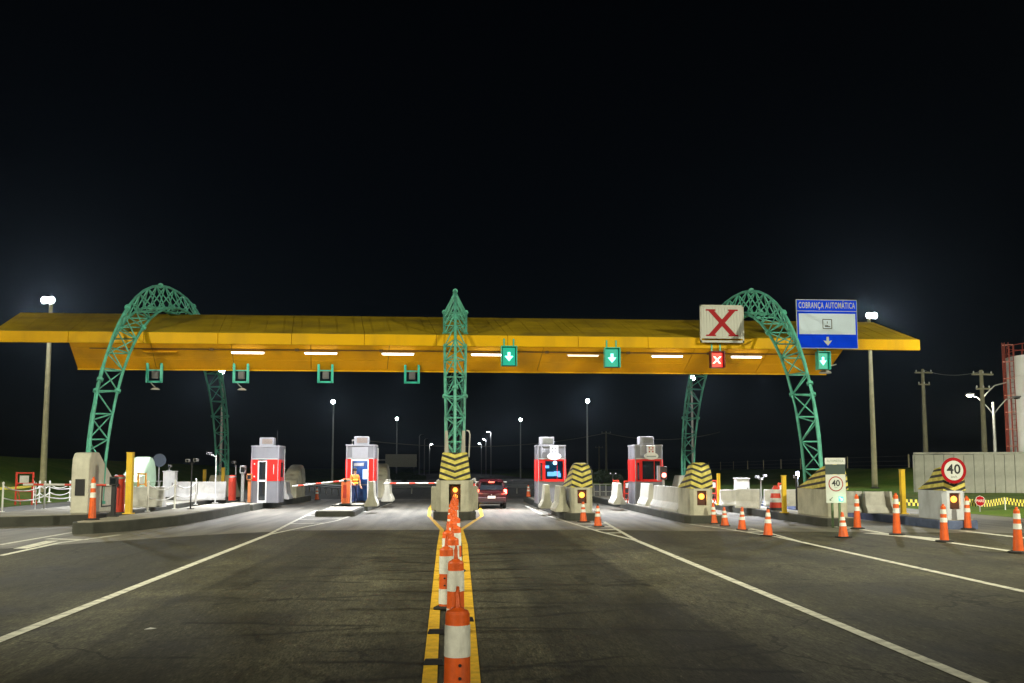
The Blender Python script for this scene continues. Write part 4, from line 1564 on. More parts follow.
def striped_drum():
    g = G(773, 510, T)
    e = empty('striped_drum', (g.x, g.y - .35, T), 'red and white striped drum in front of the white barrier', 'drum')
    z = 0
    for k, (r0, r1, h, m) in enumerate(((.30, .28, .12, BLACKM), (.26, .24, .22, REDP), (.24, .22, .18, WHITE), (.22, .19, .2, REDP), (.19, .15, .16, WHITE), (.15, .07, .16, REDP))):
        MB().lathe([(r0, z), (r1, z + h)], n=16).build('segment', m, e)
        z += h + .001


striped_drum()


# ------------------------------------------------------------------ gantry signals
def signal(px, py, Y, w, h, col, label, kind='arrow', top=None):
    c = P(px, py, Y)
    e = empty('lane_signal', (c.x, Y, c.z - h / 2), label, 'lane signal', 'lane signals hung from the canopy front')
    MB().box((0, .12, h / 2), (w, .22, h)).build('housing', mat('signal housing', (.012, .05, .04), .5), e, bevel=.02)
    m = MB()
    for s in (-1, 1):
        m.box((s * (w / 2 + .03), -.02, h / 2), (.04, .36, h))
    m.box((0, -.02, h + .02), (w + .10, .36, .03))
    m.build('visor', TEALB if col is GREENL else mat('dark red visor', (.10, .01, .01), .5), e)
    MB().box((0, -.002, h / 2), (w - .06, .012, h - .06)).build('face', mat('green bloom face', (.004, .04, .03), .35, emit=(.01, .55, .33), emit_s=.8) if col is GREENL else mat('red bloom face', (.08, .004, .004), .35, emit=(1.0, .02, .012), emit_s=1.6), e)  # face glow imitates the bloom round the lit symbol
    y = -.016
    if kind == 'arrow':
        a = w * .30
        MB().add([(-a * .32, y, h * .72), (a * .32, y, h * .72), (a * .32, y, h * .52), (a, y, h * .52), (0, y, h * .26), (-a, y, h * .52), (-a * .32, y, h * .52)], [(0, 1, 2, 6), (3, 4, 5)] if False else [(0, 1, 2, 6), (2, 3, 4), (6, 2, 4), (5, 6, 4)]).build('arrow', col, e)
    else:
        a = w * .27
        t = a * .45
        for s in (-1, 1):
            MB().add([(-s * a - t / 2, y - .002 * s, h * .5 + a * 1.1), (-s * a + t, y - .002 * s, h * .5 + a * 1.1), (s * a + t / 2, y - .002 * s, h * .5 - a * 1.1), (s * a - t, y - .002 * s, h * .5 - a * 1.1)], [(0, 1, 2, 3)]).build('cross_bar', col, e)
    for s in (-1, 1):
        MB().box((s * w * .35, .15, h + .2), (.06, .06, .4)).build('hanger', TEALB, e)


signal(509, 356.5, YF - .2, .62, .86, GREENL, 'lit green arrow signal nearest the centre arch')
signal(612, 358, YF - .2, .62, .86, GREENL, 'lit green arrow signal midway between centre arch and red signal')
signal(717, 360, YF - .2, .56, .72, REDL, 'lit red cross signal under the white X board', 'cross')
signal(823, 361, YF - .2, .5, .8, GREENL, 'lit green arrow signal under the blue board')


def rear_signal(px, py, label, dish):
    Y = YF + 1.0
    c = P(px, py, Y)
    w, h = .62, .92
    e = empty('rear_signal', (c.x, Y, c.z - h / 2), label, 'lane signal', 'backs of the lane signals of the opposite lanes')
    m = MB()
    for s in (-1, 1):
        MB().box((s * w / 2, 0, h / 2 + .1), (.10, .12, h + .2)).build('bracket', TEALB, e)
    MB().box((0, 0, .04), (w, .12, .08)).build('bracket', TEALB, e)
    MB().box((0, .0, h * .62), (w - .1, .05, .05)).build('cross_rail', TEALB, e)
    MB().box((0, .1, h * .40), (.28, .16, .34)).build('housing', BGREY, e, bevel=.02)
    MB().box((0, -.014, h * .40), (.2, .01, .16)).build('hatch', BGREY, e)
    if dish:
        MB().tube([(-.15, 0, 0), (-.05, 0, -.12), (.05, 0, -.2)], .025, 6).build('dish_arm', GALV, e)
        MB().lathe([(.02, .10), (.10, .08), (.20, .02), (.20, 0), (.0, -.01)], (.06, 0, -.32), 16).build('dish', WHITE, e, smooth=True)


rear_signal(154.5, 372.5, 'unlit teal framed signal with white dish, left inside the left arch', True)
rear_signal(241, 373, 'unlit teal framed signal with white dish, right of the left arch rear leg', True)
rear_signal(325.5, 373, 'unlit teal framed signal above the left far lamps', False)
rear_signal(412, 373.5, 'unlit teal framed signal just left of the centre arch', False)


# ------------------------------------------------------------------ boards on the fascia
def x_board():
    Y = YF - .32
    a, b_ = P(701, 342.5, Y), P(742.5, 305.5, Y)
    w, h = b_.x - a.x, b_.z - a.z
    e = empty('x_board', ((a.x + b_.x) / 2, Y, a.z), 'square white slatted board with big red X', 'sign board')
    n = 14
    for k in range(n):
        MB().box((-w / 2 + w * (k + .5) / n, 0, h / 2 + .06), (w / n - .012, .05, h - .26)).build('slat', mat('cream slat', (.50, .51, .47), .5, 0, .05, 3), e)
    m = MB()
    for c, d in (((0, .0, h - .04), (w + .06, .1, .08)), ((0, 0, .05), (w + .06, .1, .10)), ((-w / 2, 0, h / 2), (.06, .1, h)), ((w / 2, 0, h / 2), (.06, .1, h))):
        m.box(c, d)
    m.build('frame', mat('cream frame', (.52, .52, .46), .5, 0, .1, 3, dirt=.3), e)
    t = text_mesh('X', 1.0)
    xs = [v[0] for v in t.v]
    zs = [v[2] for v in t.v]
    # a bold X from two crossing bars with serifs
    s = w * .265
    for q in (-1, 1):
        y = -.032 - .002 * (q > 0)
        k = .14
        MB().add([(-q * s - k, y, h / 2 + .05 + s * 1.12), (-q * s + k, y, h / 2 + .05 + s * 1.12), (q * s + k, y, h / 2 + .05 - s * 1.12), (q * s - k, y, h / 2 + .05 - s * 1.12)], [(0, 1, 2, 3)]).build('x_bar', SRED, e)
    for q in (-1, 1):
        for r in (-1, 1):
            MB().box((q * s, -.030, h / 2 + .05 + r * (s * 1.12)), (.46, .006, .07)).build('x_serif', SRED, e)
    for q in (-1, 1):
        MB().box((q * w * .32, .19, h * .4), (.08, .28, .08)).build('bracket', GALV, e)


def blue_board():
    Y = YF - .35
    a, b_ = P(797, 348.5, Y), P(856.5, 300, Y)
    w, h = b_.x - a.x, b_.z - a.z
    e = empty('blue_board', ((a.x + b_.x) / 2, Y, a.z), 'blue overhead board reading COBRANÇA AUTOMÁTICA with white panel', 'sign board')
    MB().box((0, 0, h / 2), (w, .06, h)).build('frame', SWHITE, e, bevel=.02)
    MB().box((0, -.034, h * .875), (w - .07, .008, h * .215)).build('top_panel', BLUE, e)
    MB().box((0, -.034, h * .385), (w - .07, .008, h * .74)).build('field', BLUE, e)
    MB().box((0, -.040, h * .50), (w - .22, .008, h * .42)).build('white_panel', SGREY, e)
    t = text_mesh('COBRANÇA AUTOMÁTICA', .40, spacing=1.12, bold=.015)
    xs = [v[0] for v in t.v]
    k = (w - .22) / (max(xs) - min(xs))
    t.v = [(v[0] * k, -.0405, v[2] * 1.0 + h * .872) for v in t.v]
    t.build('lettering', SWHITE, e)
    m = MB()                                         # small square pictogram
    s = .21
    cz_ = h * .50
    for c, d in (((0, -.0465, cz_ + s), (2 * s, .004, .035)), ((0, -.0465, cz_ - s), (2 * s, .004, .035)), ((-s, -.0465, cz_), (.035, .004, 2 * s)), ((s, -.0465, cz_), (.035, .004, 2 * s)),
                 ((-.04, -.0465, cz_ - .10), (.16, .004, .07)), ((.09, -.0465, cz_ - .115), (.09, .004, .04)), ((0, -.0465, cz_ + .07), (.03, .004, .1))):
        m.box(c, d)
    m.build('pictogram', SBLACK, e)
    y, z = -.0405, h * .145
    MB().add([(-.06, y, z + .22), (.06, y, z + .22), (.06, y, z), (.06, y, z + .02), (.22, y, z + .06), (0, y, z - .2), (-.22, y, z + .06), (-.06, y, z + .02)],
             [(0, 1, 3, 7), (7, 3, 5), (3, 4, 5), (6, 7, 5)]).build('arrow', SWHITE, e)
    for q in (-1, 1):
        MB().box((q * w * .3, .2, h * .25), (.1, .30, .1)).build('bracket', TEAL, e)


x_board()
blue_board()
# thin antenna bar and white dome under the last signal, small junction boxes on the right arch
c = P(825, 369, YF + .3)
e = empty('antenna_dome', (c.x, c.y, c.z - .2), 'white antenna dome with thin arm below the blue board', 'antenna')
MB().lathe([(.28, 0), (.26, .06), (.14, .14), (.03, .17)], n=16).build('dome', WHITE, e, smooth=True)
MB().tube([(-.45, 0, .16), (.55, 0, .42)], .03, 6).build('arm', WHITE, e)
MB().cyl((0, 0, .17), (0, 0, .65), .03, n=6).build('stem', TEALB, e)


# ------------------------------------------------------------------ road signs
def disc(name, r, y, m, e, n=40, t=.012, z=0.0, x=0.0):
    q = MB().lathe([(0, 0), (r, 0), (r, t), (0, t)], n=n).build(name, m, e)
    q.rotation_euler = (R(90), 0, 0)
    q.location = (x, y, z)
    return q


def speed_sign():
    Y = 30.2
    c = P(953.5, 470.5, Y)
    e = empty('speed_sign', (c.x, Y, c.z), 'large round red ringed 40 km/h sign bracketed to the white amber lamp block', 'road sign')
    z = 0.0
    for q in (-.1, -.36):
        MB().box((-.12, .30, q), (.06, .56, .05)).build('bracket', GALV, e)
    MB().box((-.12, .03, -.1), (.06, .03, .7)).build('back_rail', GALV, e)
    disc('ring', .45, 0, SRED, e, z=z)
    disc('face', .34, -.012, SWHITE, e, z=z, t=.006)
    t = text_mesh('40', .46, spacing=1.05, bold=.022)
    t.v = [(v[0] * 1.05, -.0195, v[2] + z + .03) for v in t.v]
    t.build('number', SBLACK, e)
    t = text_mesh('km/h', .11)
    t.v = [(v[0], -.0195, v[2] + z - .22) for v in t.v]
    t.build('unit_text', SBLACK, e)


def small_panel():
    Y = 31.2
    a, b_ = P(826.3, 503, Y), P(845.2, 474.5, Y)
    w = b_.x - a.x
    e = empty('speed_limit_sign', ((a.x + b_.x) / 2, Y, .005), 'white panel with 40 in a red ring and green lit arrow on two posts', 'road sign')
    z0, z1 = a.z - .005, b_.z - .005
    zt = P(835, 458, Y).z
    zt2 = P(835, 464.5, Y).z
    for s in (-.12, .14):
        MB().box((s, .06, zt / 2), (.07, .06, zt)).build('post', mat('green post', (.10, .16, .08), .6), e)
    MB().box((0, 0, (z0 + z1) / 2), (w, .03, z1 - z0)).build('panel', SWHITE, e, bevel=.004)
    MB().box((0, .004, (z1 + zt2) / 2), (w, .03, zt2 - z1 - .02)).build('dark_panel', DGREEN, e)
    MB().box((.0, 0, (zt + zt2) / 2), (w + .02, .03, zt - zt2)).build('name_panel', SWHITE, e, bevel=.004)
    t = text_mesh('AUTOMÁTICA', .11)
    xs = [v[0] for v in t.v]
    k = w * .84 / (max(xs) - min(xs))
    t.v = [(v[0] * k, -.0165, v[2] + (zt + zt2) / 2) for v in t.v]
    t.build('lettering', mat('grey green print', (.12, .2, .15), .5), e)
    zc = z0 + (z1 - z0) * .67
    disc('ring', .265, -.016, SRED, e, z=zc, t=.004)
    disc('face', .232, -.020, SWHITE, e, z=zc, t=.003)
    t = text_mesh('40', .30, bold=.022)
    t.v = [(v[0], -.0245, v[2] + zc + .015) for v in t.v]
    t.build('number', SBLACK, e)
    t = text_mesh('km/h', .05)
    t.v = [(v[0], -.0245, v[2] + zc - .13) for v in t.v]
    t.build('unit_text', SBLACK, e)
    za = z0 + (z1 - z0) * .14

    def diag(x, s, m, nm):
        y = -.0175
        A = [(-.07, y, .05), (-.05, y, .07), (.03, y, -.01), (.055, y, .015), (.055, y, -.06), (-.02, y, -.06), (.01, y, -.03)]
        MB().add([(x + s * q[0], q[1], za + q[2]) for q in A], [(0, 1, 2, 6), (2, 3, 4), (6, 2, 4), (5, 6, 4)]).build(nm, m, e)
    diag(-.19, -1, mat('grey arrow', (.12, .16, .12), .5), 'left_arrow')
    MB().box((.17, -.017, za), (.17, .006, .17)).build('lit_field', mat('lit green field', (.02, .3, .15), .4, emit=(.10, 1, .5), emit_s=1.2), e)
    m_ = MB()
    y = -.0215
    A = [(-.06, y, .05), (-.04, y, .07), (.02, y, .01), (.05, y, .04), (.06, y, -.06), (-.03, y, -.05), (0, y, -.02)]
    m_.add([(.17 + q[0], q[1], za + q[2]) for q in A], [(0, 1, 2, 6), (2, 3, 4), (6, 2, 4), (5, 6, 4)]).build('right_arrow', GREENL, e)
    light('green_arrow_light', 'POINT', (.17, -.25, za), 2.2, (.2, 1, .5), e, size=.06)


def stop_sign():
    Y = 42.0
    c = P(980, 501, Y)
    gz = ground_z(c.x, Y)
    e = empty('stop_sign', (c.x, Y, 0.0), 'small red round PARE sign on the chequered tape', 'road sign')
    MB().cyl((0, .03, -.05), (0, .03, c.z), .025, n=8).build('post', GALV, e)
    disc('rim', .265, 0, SWHITE, e, z=c.z, n=8)
    disc('face', .24, -.012, SRED, e, z=c.z, t=.005, n=8)
    t = text_mesh('PARE', .17, bold=.02)
    xs = [v[0] for v in t.v]
    k = .40 / (max(xs) - min(xs))
    t.v = [(v[0] * k, -.0185, v[2] + c.z) for v in t.v]
    t.build('lettering', SWHITE, e)


speed_sign()
small_panel()
stop_sign()


# hazard tape on stakes
def tape(pts, zt, label, m1, m2, n=26, w=.16):
    base = Vector((pts[0][0], pts[0][1], 0))
    e = empty('hazard_tape', base, label, 'hazard tape')
    P3 = [Vector((p[0], p[1], 0)) - base for p in pts]
    for p in P3:
        MB().cyl((p.x, p.y, -.3), (p.x, p.y, zt + .12), .022, n=8).build('stake', WHITE, e)
    m = MB()
    for a, b_ in zip(P3, P3[1:]):
        for k in range(n):
            t0, t1 = k / n, (k + 1) / n
            s0, s1 = .16 * 4 * t0 * (1 - t0), .16 * 4 * t1 * (1 - t1)
            p, q = a.lerp(b_, t0), a.lerp(b_, t1)
            for r, (u0, u1) in enumerate(((-.5, 0), (0, .5))):
                m.add([(p.x, p.y, zt - s0 + u0 * w), (q.x, q.y, zt - s1 + u0 * w), (q.x, q.y, zt - s1 + u1 * w), (p.x, p.y, zt - s0 + u1 * w)], [(0, 1, 2, 3)], (k + r) % 2)
    m.build('tape', [m1, m2], e)


TY, TK = mat('tape yellow', (.72, .62, .10), .5), mat('tape black', (.03, .03, .025), .5)
p0, p1, p2, p3 = P(880, 497, 44), P(960, 500, 42.5), P(1005, 501, 42), P(1060, 502, 42)
tape([(p0.x, 44), (p1.x, 42.5), (p2.x, 42), (p3.x, 42)], p1.z, 'yellow and black chequered tape before the grass at right', TY, TK, 34, .32)
p0, p1 = P(-30, 487, 44), P(36, 487.5, 44)
tape([(p0.x, 44), (p1.x, 44)], p1.z + .12, 'yellow tape strung behind the red folding barrier', TY, mat('tape dull', (.55, .5, .1), .5), 10, .12)


# ------------------------------------------------------------------ masts, lamps and utility poles
def flood_mast(px, top, Y, label, energy=0, base_z=None, heads=2, r=.2, lit=True, warm=False, col=(.9, .96, 1.0), mm=None, hs=1.0, X=None, aim=None, spot=140, emit=None):
    if X is None:
        c = P(px, top, Y)
        X, zt = c.x, c.z
    else:
        zt = top
    zb = ground_z(X, Y) - .1 if base_z is None else base_z
    e = empty('light_mast', (X, Y, zb), label, 'light mast', 'floodlight masts round the toll plaza')
    h = zt - zb
    MB().cyl((0, 0, 0), (0, 0, h), r, r * .55, 12).build('pole', mm or POLEC, e, smooth=True)
    MB().lathe([(r * 1.6, 0), (r * 1.6, .12), (r * 1.1, .18)], n=12).build('base', KERB, e)
    for k in range(heads):
        s = (k - (heads - 1) / 2) * .40 * hs
        MB().tube([(0, 0, h - .2), (s * .6, -.1, h - .05), (s, -.25, h + .05)], .04 * hs, 6).build('bracket', GALV, e)
        f = MB().lathe([(.12 * hs, -.14 * hs), (.22 * hs, -.06 * hs), (.245 * hs, .14 * hs)], n=16).build('floodlight', BGREY, e)
        f.rotation_euler = (R(90), 0, 0)
        f.location = (s, -.35, h + .12)
        q = MB().lathe([(0, .06 * hs), (.12 * hs, .05 * hs), (.2 * hs, .02 * hs), (.23 * hs, -.02 * hs)], n=16).build('glass', (emit or LAMPW) if lit else GLASS, f)
        q.location = (0, 0, .15 * hs)
    if energy and lit:
        a = aim if aim else (X * .55, Y - 12, 0)
        for a_ in ([a] if not isinstance(a[0], tuple) else a):
            light('mast_lamp', 'SPOT', (0, -.9, h + .0), energy * (4.4 if abs(a_[0]) > 30 else 1), col, e, aim=a_, size=.35, spot=58 if abs(a_[0]) > 30 else spot, blend=.7)
    return e


PC = (.93, .97, 1.0)
# masts in the picture
flood_mast(51, 303, 68, 'concrete floodlight mast at the far left with bright lamp', 5200, col=PC, r=.24, heads=2, hs=1.15)
flood_mast(869, 318, 72, 'concrete floodlight mast beside the blue board at right, bright lamp', 5200, col=PC, r=.24, heads=2, hs=1.15)
for px, tp, Y, lab, en in ((333.5, 403, 130, 'lit mast left beyond the leftmost booths, taller of the left pair', 2600), (397, 419.5, 178, 'lit mast left of the centre arch, lower of the left pair', 1500),
                           (587, 402, 130, 'lit mast above the third booth block, taller of the right pair', 2600), (520.5, 420.5, 178, 'lit mast right of the centre arch, lower of the right pair', 1500),
                           (691.5, 379, 96, 'lit mast beside the right arch rear leg', 3200), (223, 373, 92, 'lit mast beside the left arch rear leg', 3200)):
    flood_mast(px, tp, Y, lab, en, r=.17, heads=1 if Y > 90 else 2, mm=GALV, hs=1.25, col=PC)


def hook_lamp(px, top, Y, lit, label, side=1):
    c = P(px, top, Y)
    zb = ground_z(c.x, Y) - .1
    e = empty('street_lamp', (c.x, Y, zb), label, 'street lamp', 'far street lamps along the road')
    h = c.z - zb
    MB().cyl((0, 0, 0), (0, 0, h), .2, .13, 8).build('pole', GALV, e)
    MB().tube([(0, 0, h - .05), (side * .15, 0, h + .25), (side * .5, 0, h + .35)], .08, 8).build('arm', GALV, e)
    f = MB().box((side * .75, 0, h + .36), (.6, .4, .16)).build('head', BGREY, e, bevel=.04)
    MB().lathe([(0, -.1), (.22, -.08), (.34, 0), (.3, .1)], (side * .75, -.05, h + .22), 12).build('lens', LAMPW if lit else GLASS, f)
    if lit:
        light('street_lamp_light', 'POINT', (side * .75, -.1, h - .1), 420, PC, e, size=.2)


hook_lamp(419.5, 436, 235, False, 'unlit far street lamp, tallest of the left cluster')
hook_lamp(424.5, 440, 270, False, 'unlit far street lamp, middle of the left cluster')
hook_lamp(429.5, 445, 320, True, 'lit far street lamp nearest the centre arch on its left')
hook_lamp(491, 433, 235, True, 'lit far street lamp, rightmost of the right cluster', -1)
hook_lamp(486, 440, 280, True, 'lit far street lamp, middle of the right cluster', -1)
hook_lamp(481.5, 444.5, 320, True, 'lit far street lamp, leftmost of the right cluster', -1)
# small lone lamp far off at left
c = P(414, 464, 420)
e = empty('far_lamp', (c.x, 420, 0), 'tiny lone lamp far away left of the centre arch', 'lamp')
MB().cyl((0, 0, -.2), (0, 0, c.z), .1, n=6).build('pole', GALV, e)
MB().lathe([(.05, -.3), (.45, 0), (.05, .3)], (0, 0, c.z), 10).build('globe', BLUEL, e)
# bluish lamp behind the right arch block
c = P(797.5, 474, 70)
e = empty('garden_lamp', (c.x, 70, ground_z(c.x, 70) - .1), 'small bluish lamp left of the right arch block', 'lamp')
hh = c.z - e.location.z
MB().cyl((0, 0, 0), (0, 0, hh), .05, n=8).build('pole', GALV, e)
MB().lathe([(.05, -.3), (.13, -.12), (.13, .15), (.05, .2)], (0, 0, hh), 10).build('globe', BLUEL, e)
light('garden_lamp_light', 'POINT', (0, -.4, hh), 60, (.6, .7, 1), e, size=.2)

# masts of the same kind on the near side of the plaza, behind and beside the camera
WARM = (1.0, .95, .68)
for X, Y, en, aim, lab in ((-23.5, 13, 40000, ((-4, 38, 7), (-42, 62, 0)), 'near left floodlight mast beside the approach lanes'), (25.5, 14, 40000, ((6, 38, 7), (38, 60, 0)), 'near right floodlight mast beside the approach lanes'),
                           (-23, -20, 32000, (-3, 22, 0), 'rear left floodlight mast behind the viewer'), (24, -20, 32000, (3, 22, 0), 'rear right floodlight mast behind the viewer')):
    flood_mast(0, 15.5, Y, lab, en, X=X, r=.26, col=WARM, aim=aim, spot=125)


def utility_pole(px, top, Y, label, arms=1, base_z=None):
    c = P(px, top, Y)
    zb = ground_z(c.x, Y) - .1
    e = empty('utility_pole', (c.x, Y, zb), label, 'utility pole', 'concrete utility poles')
    h = c.z - zb
    MB().cyl((0, 0, 0), (0, 0, h), .24, .13, 10).build('pole', mat('dark concrete pole', (.20, .19, .13), .85, 0, .2, 2), e, smooth=True)
    for k in range(arms):
        z = h - .35 - 1.1 * k
        MB().box((0, -.16, z), (1.7 - .6 * k, .1, .12)).build('crossarm', mat('dark concrete pole', (.20, .19, .13), .85, 0, .2, 2), e)
        for s in (-.7, .05, .7):
            MB().lathe([(.03, 0), (.06, .05), (.06, .12), (.02, .2)], (s * (1 - .3 * k), -.16, z + .06), 8).build('insulator', GALV, e)
    return e, Vector((c.x, Y - .16, c.z - .1))


u1 = utility_pole(922.5, 369, 80, 'utility pole standing alone between the right mast and the street lamp', 2)
u2 = utility_pole(981, 370, 66, 'utility pole beside the curved street lamp at far right', 2)
u3 = utility_pole(606, 431, 150, 'far utility pole left of the fourth booth, taller of two', 1)
u4 = utility_pole(599, 446, 190, 'far utility pole left of the fourth booth, shorter of two', 1)
u5 = utility_pole(176, 430, 160, 'far utility pole left of the left arch rear leg', 1) if False else None


def curved_lamp():
    Y = 70
    c = P(993, 402, Y)
    zb = ground_z(c.x, Y) - .1
    e = empty('curved_street_lamp', (c.x, Y, zb), 'street lamp with curved arms, left arm lit, before the white tank', 'street lamp')
    h = c.z - zb
    k = Y / 900
    MB().cyl((0, 0, 0), (0, 0, h), .16, .09, 10).build('pole', GALV, e)
    MB().tube([(0, 0, h - 1.0), (-.5, 0, h - .4), (-1.3, 0, h + .35), (-1.9, -.1, h + .55)], .05, 8).build('arm', GALV, e)
    MB().tube([(0, 0, h - 1.0), (.5, 0, h - .4), (1.1, 0, h + .2), (1.8, .1, h + .4)], .05, 8).build('arm', GALV, e)
    MB().tube([(-1.0, 0, h + .1), (-.5, 0, h + .7), (.2, 0, h + 1.35), (1.2, 0, h + 1.6)], .05, 8).build('arm', GALV, e)
    for x, lit in ((-2.0, True), (1.95, False)):
        f = MB().box((x, -.1, h + .62 - (.18 if x > 0 else 0)), (.6, .34, .14)).build('head', BGREY, e, bevel=.04)
        MB().lathe([(0, -.1), (.2, -.06), (.26, .03)], (x, -.12, h + .5 - (.18 if x > 0 else 0)), 12).build('lens', LAMPWARM if lit else GLASS, f)
    light('curved_lamp_light', 'POINT', (-2.0, -.3, h + .2), 900, (1, .95, .75), e, size=.2)


curved_lamp()


def wire(a, b_, sag, label, r=.022):
    a, b_ = Vector(a), Vector(b_)
    n = 24
    m = MB()
    m.tube([a.lerp(b_, k / n) - a - Vector((0, 0, sag * 4 * (k / n) * (1 - k / n))) for k in range(n + 1)], r, 5)
    e = m.build('overhead_wire', mat('wire', (.22, .22, .18), .6), loc=a)
    tag(e, label, 'wire')


q1 = P(606, 433, 150)
wire(q1, P(360, 440, 120), 1.5, 'faint overhead cable running left behind the centre arch', .05)
wire(q1, P(720, 432, 150), 1.2, 'faint overhead cable running right of the far utility pole', .05)
wire(u1[1], u2[1], .4, 'overhead wire between the two utility poles at right', .02)


# ------------------------------------------------------------------ right side: wall, tank, fence
def precast_wall():
    a = Vector((P(915, 480, 62).x, 62, 0))
    b_ = Vector((52, 55, 0))
    e = empty('precast_wall', (a.x, a.y, 0.3), 'long grey precast concrete wall behind the grass', 'wall')
    d = b_ - a
    n = int(d.length / .62)
    ang = math.atan2(d.y, d.x)
    h = 2.75
    for k in range(n):
        p = d * ((k + .5) / n)
        dz = random.uniform(-.03, .03)
        o = MB().box((0, random.uniform(-.015, .015), h / 2), (d.length / n - .03, .10, h + dz)).build('panel', WALLM, e, bevel=.012)
        o.location = (p.x, p.y, 0)
        o.rotation_euler.z = ang
    o = MB().box((0, 0, h + .08), (d.length + .1, .22, .14)).build('coping', WALLM, e, bevel=.02)
    o.location = (d.x / 2, d.y / 2, 0)
    o.rotation_euler.z = ang
    for k in range(0, n + 1, 5):
        p = d * (k / n)
        o = MB().box((0, .12, h / 2), (.16, .12, h)).build('pillar', WALLM, e)
        o.location = (p.x, p.y, 0)
        o.rotation_euler.z = ang


precast_wall()


def tank():
    Y = 72
    a = P(1013, 357, Y)
    r = 3.4
    X = a.x + r
    e = empty('water_tank', (X, Y, 0.3), 'tall white cylindrical tank at the right edge', 'tank')
    h = a.z - .3
    for k in range(7):
        z0, z1 = h * k / 7, h * (k + 1) / 7 - .02
        MB().lathe([(r, z0), (r, z1)], n=40).build('ring', TANKW, e, smooth=True)
    MB().lathe([(r + .03, h - .02), (r + .03, h + .06), (0, h + .5)], n=40).build('top', TANKW, e)
    # guard rail on the top
    for k in range(22):
        t = 2 * math.pi * k / 22
        MB().cyl((r * .97 * math.cos(t), r * .97 * math.sin(t), h), (r * .97 * math.cos(t), r * .97 * math.sin(t), h + 1.05), .03, n=6).build('rail_post', mat('faded red steel', (.30, .05, .03), .6, 0, .25, 4, dirt=.3), e)
    for zz in (.5, 1.02):
        MB().tube([(r * .97 * math.cos(2 * math.pi * k / 30), r * .97 * math.sin(2 * math.pi * k / 30), h + zz) for k in range(31)], .03, 6).build('rail', mat('faded red steel', (.30, .05, .03), .6, 0, .25, 4, dirt=.3), e)
    # caged ladder on the left side
    lx = -r - .15
    ld = tag(bpy.data.objects.new('ladder', None))
    COL.objects.link(ld)
    ld.parent = e
    for y in (-.26, .26):
        MB().box((lx, y, h / 2 + .5), (.06, .05, h + 1.0)).build('stile', mat('faded red steel', (.30, .05, .03), .6, 0, .25, 4, dirt=.3), ld)
    for k in range(int(h / .45)):
        MB().cyl((lx, -.26, .4 + k * .45), (lx, .26, .4 + k * .45), .018, n=6).build('rung', mat('faded red steel', (.30, .05, .03), .6, 0, .25, 4, dirt=.3), ld)
    for k in range(8):
        z = 2.2 + k * (h - 1.2) / 7
        MB().tube([(lx, -.3, z), (lx - .45, -.34, z), (lx - .78, 0, z), (lx - .45, .34, z), (lx, .3, z)], .03, 6).build('hoop', mat('pink faded paint', (.62, .30, .24), .5), ld)
    for y, x in ((-.34, -.45), (0, -.78), (.34, -.45), (-.2, -.68)):
        MB().box((lx + x, y, (h + 3) / 2 + .5), (.045, .045, h - 1.6)).build('cage_bar', mat('faded red steel', (.30, .05, .03), .6, 0, .25, 4, dirt=.3), ld)


tank()


def bank_fence(side, pts, label):
    a = Vector(pts[0])
    e = empty('wire_fence', (a.x, a.y, 0), label, 'fence')
    top = []
    for p in pts:
        z = ground_z(*p)
        q = Vector((p[0] - a.x, p[1] - a.y, z))
        MB().box((q.x, q.y, z + .6), (.11, .11, 1.6)).build('post', POLEC, e)
        top.append(q)
    for zz in (.3, .75, 1.25):
        MB().tube([t + Vector((0, 0, zz)) for t in top], .012, 4).build('wire', GALV, e)


bank_fence(1, [(46.0 - .02 * k, 88 + 7 * k) for k in range(12)], 'post and wire fence along the top of the right bank')


# ------------------------------------------------------------------ guard rails, far board
def guard_rail(pts, label, h=.72):
    a = Vector((*pts[0], 0))
    e = empty('guard_rail', a, label, 'guard rail')
    for (p, q) in zip(pts, pts[1:]):
        p, q = Vector((*p, 0)) - a, Vector((*q, 0)) - a
        d = q - p
        n = max(2, int(d.length / 2))
        for k in range(n):
            r = p + d * (k / n)
            MB().box((r.x, r.y, h / 2), (.10, .12, h)).build('post', GALV, e)
        side = Vector((-d.y, d.x, 0)).normalized()
        if side.y > 0:
            side = -side
        prof = [(0, -.155), (.08, -.10), (.08, -.05), (.0, 0), (.08, .05), (.08, .10), (0, .155)]
        vs = []
        for base in (p, q):
            for o_, z in prof:
                v = base + side * (o_ + .07)
                vs.append((v.x, v.y, h - .1 + z))
        m = MB()
        k = len(prof)
        m.add(vs, [(i, i + 1, k + i + 1, k + i) for i in range(k - 1)])
        m.build('beam', GALV, e)


guard_rail([gp(300, 490.5, 0), (P(345, 488, 70).x, 70), (P(432, 487, 76).x, 76)], 'pale guard rail across the far end of the left lanes')
guard_rail([(P(504, 487, 76).x, 76), (P(560, 489, 68).x, 68)], 'pale guard rail beyond the red car')
c = P(377, 462, 165)
e = empty('gantry_board', (c.x, 165, 0), 'far road board seen from behind on a cantilever post', 'road sign')
zt = P(380, 460, 165).z
MB().cyl((0, 0, -.1), (0, 0, zt + .6), .16, n=8).build('post', WHITE, e)
xr = P(419, 460, 165).x - c.x
MB().cyl((0, 0, zt), (xr, 0, zt), .10, n=8).build('arm', WHITE, e)
MB().box((xr * .62, -.1, zt - .1), (xr * .75, .06, 2.3)).build('board', GALV, e)
for k in range(3):
    MB().box((xr * .62, -.16, zt - .8 + .7 * k), (xr * .75, .06, .08)).build('stiffener', GALV, e)
e.location.x = P(375, 462, 165).x


